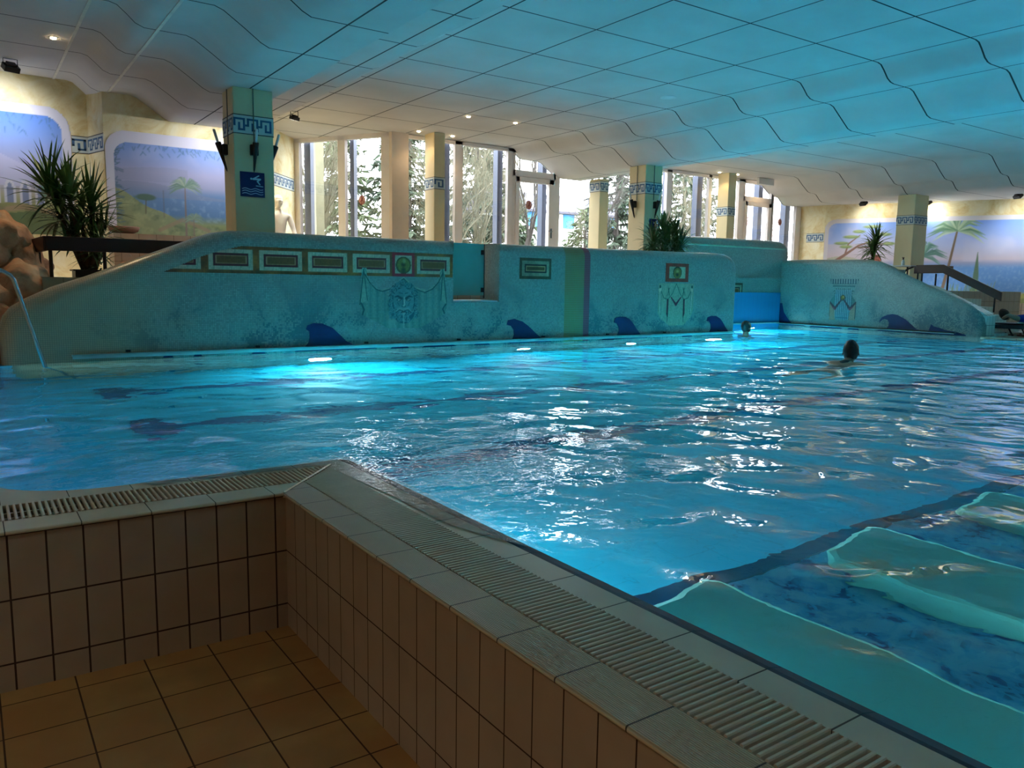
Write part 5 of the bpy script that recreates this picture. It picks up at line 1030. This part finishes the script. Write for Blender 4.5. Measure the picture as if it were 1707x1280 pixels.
# ------------------------------------------------------------------ garden behind the windows
M_bark = plain('grey_bark', '4a4440', .9, var=.3); M_twig = plain('pale_twig', '66624f', .9, var=.3); M_redtw = plain('red_twig', '6e4a44', .9, var=.3); M_need = plain('fir_needles', '3c4a38', .8, var=.5, vs=3); M_need2 = plain('fir_needles_light', '485638', .8, var=.5, vs=3)
def bare(name, lab, x, y, h, seed, mt, depth=5, spread=.5, r0=.09, kids=3, stems=1):
    g = thing(name, lab, 'tree', (x, y, .55), 'trees and shrubs in the garden'); rr = random.Random(seed); b = MB(); tw = MB()
    def br(p, d, L, r, k):
        q = p; pts = [p]; dd = d.copy()
        for i in range(3): dd = (dd+Vector((rr.uniform(-.16, .16), rr.uniform(-.16, .16), rr.uniform(-.05, .14)))).normalized(); q = q+dd*L/3; pts.append(q)
        (b if k > depth-3 else tw).tube(pts, [r, r*.88, r*.76, r*.62], 5 if k > depth-3 else 3, caps=False)
        if k > 0:
            for c in range(kids+(1 if k < 3 else 0)):
                t = rr.choice((1, 1, 2)) if c else 3; ax = Vector((rr.uniform(-1, 1), rr.uniform(-1, 1), rr.uniform(-.3, .5))); nd = (dd+ax*spread*rr.uniform(.6, 1.3)).normalized(); br(pts[t], nd, L*rr.uniform(.58, .82), r*.56, k-1)
    for s_ in range(stems): br(Vector((x+rr.uniform(-.3, .3)*(stems > 1), y+rr.uniform(-.3, .3)*(stems > 1), .5)), Vector((rr.uniform(-.25, .25)*(stems > 1), 0, 1)).normalized(), h*.36, r0, depth)
    b.build('trunk', M_bark if stems == 1 else mt, g); tw.build('branches', mt, g); return g
def conifer(name, lab, x, y, h, w, seed, mt, dens=1.):
    g = thing(name, lab, 'tree', (x, y, .55), 'trees and shrubs in the garden'); rr = random.Random(seed); tr = MB(); tr.tube([(x, y, .5), (x+.05, y, h*.6), (x, y, h)], [.14, .08, .02], 7); f = MB(); n = int(h*26*dens)
    for i in range(n):
        t = (i+.5)/n; z = .6+(h-.6)*t; L = w*(1-t)**.8*rr.uniform(.7, 1.1)+.1; a = rr.uniform(0, 6.283); d = Vector((math.cos(a), math.sin(a), -.12+.35*t)); p = Vector((x, y, z)); k = max(3, int(L*9)); tr.tube([p, p+d*L*.5+Vector((0, 0, -.02)), p+d*L+Vector((0, 0, -.1*L))], [.02, .012, .004], 3, caps=False)
        for j in range(k*3):
            u = rr.uniform(.12, 1); q = p+d*L*u+Vector((0, 0, -.1*L*u*u)); sd = Vector((-d.y, d.x, 0))*rr.choice((-1, 1)); o_ = (sd*rr.uniform(.5, 1)+d*.6+Vector((0, 0, rr.uniform(-1.5, .4)))).normalized()*rr.uniform(.16, .36); wv = Vector((rr.uniform(-1, 1), rr.uniform(-1, 1), rr.uniform(-1, 1))).normalized()*.05
            f.quad(q-wv, q+wv, q+o_+wv*.3, q+o_-wv*.3)
    tr.build('trunk', M_bark, g); f.build('needles', mt, g); return g
conifer('fir_tree', 'green fir seen through the left pane of the angled bay window', 9.6, 23, 6.4, 2.0, 1, M_need2)
bare('bare_shrub', 'thin bare stems at the left edge of the angled bay window', 7.6, 20.0, 6.0, 2, M_twig, 4, .4, .03, 4, 6)
conifer('fir_tree', 'dark fir filling the pane beside the corner post', 11.3, 22, 8.6, 1.6, 3, M_need)
conifer('fir_tree', 'dark fir behind the tangled willow branches', 15.3, 24.5, 9.5, 2.4, 4, M_need)
bare('willow_shrub', 'dense tangle of pale bare willow branches behind the middle window', 12.8, 20.5, 6.5, 5, M_twig, 5, .6, .03, 3, 6)
bare('willow_shrub', 'second tangle of pale bare branches between slim pillar and corner post', 11.2, 19.6, 6.0, 6, M_twig, 5, .6, .028, 3, 4)
bare('bare_tree', 'bare forked tree behind the left garden door', 15.0, 21.5, 8.0, 8, M_bark, 6, .5, .085, 3)
conifer('fir_tree', 'low fir with drooping boughs behind the left garden door', 17.0, 25, 4.6, 2.2, 9, M_need2)
bare('bare_tree', 'bare tree with arching branches before the white house', 17.6, 20.3, 6.0, 10, M_bark, 6, .6, .05, 3)
conifer('fir_tree', 'bluish fir between the slim and thick middle pillars', 21.6, 24, 8.0, 1.9, 11, M_need)
conifer('fir_tree', 'dark fir behind the window right of the middle pillar', 27.0, 25.5, 9.5, 2.6, 12, M_need)
bare('willow_shrub', 'pale bare branches behind the window right of the middle pillar', 22.0, 20.4, 6.5, 13, M_twig, 5, .55, .03, 3, 6)
bare('bare_shrub', 'reddish bare shrub behind the right garden door', 26.4, 20.8, 5.6, 14, M_redtw, 5, .6, .028, 3, 5)
bare('bare_shrub', 'reddish bare shrub at the far right window', 30.5, 23, 6.0, 15, M_redtw, 5, .6, .028, 3, 4)
conifer('fir_tree', 'small fir in front of the white house', 22.5, 27, 4.2, 1.6, 16, M_need2)
# white house beyond the garden
hs = thing('house', 'white house with grey roof and blue shutters beyond the garden', 'house', (50, 62, .6)); b = MB(); b.box(41, 58, 60, 70, .6, 7.7); b.build('wall', M_white, hs)
b = MB(); X_ = Matrix(((0, 0, 1, 0), (1, 0, 0, 0), (0, 1, 0, 0), (0, 0, 0, 1))); b.prism([(59.4, 7.5), (59.4, 7.7), (65, 9.9), (70.6, 7.7), (70.6, 7.5)], 40.3, 58.7, M=X_); b.build('roof', plain('slate_roof', '4c4a56', .8), hs)
for x in (47.3, 52.5, 43.0):
    b = MB(); b.box(x, x+1.3, 59.9, 60, 6.2, 7.8); f = b.build('window', plain('blue_shutter_%d' % int(x), '2f7fb8', .6), hs); b = MB(); b.box(x+.3, x+1.0, 59.86, 59.9, 6.25, 6.9); b.build('pane', M_glass, f)
# cream corner of a neighbouring wing seen through the bay
b = MB(); b.box(6.95, 7.15, 18.2, 18.8, .5, 6); b.build('wing', plain('cream_render', '6f6d56', .8)); tag(bpy.data.objects['wing'], 'cream strip of wall outside the bay window', 'wall')
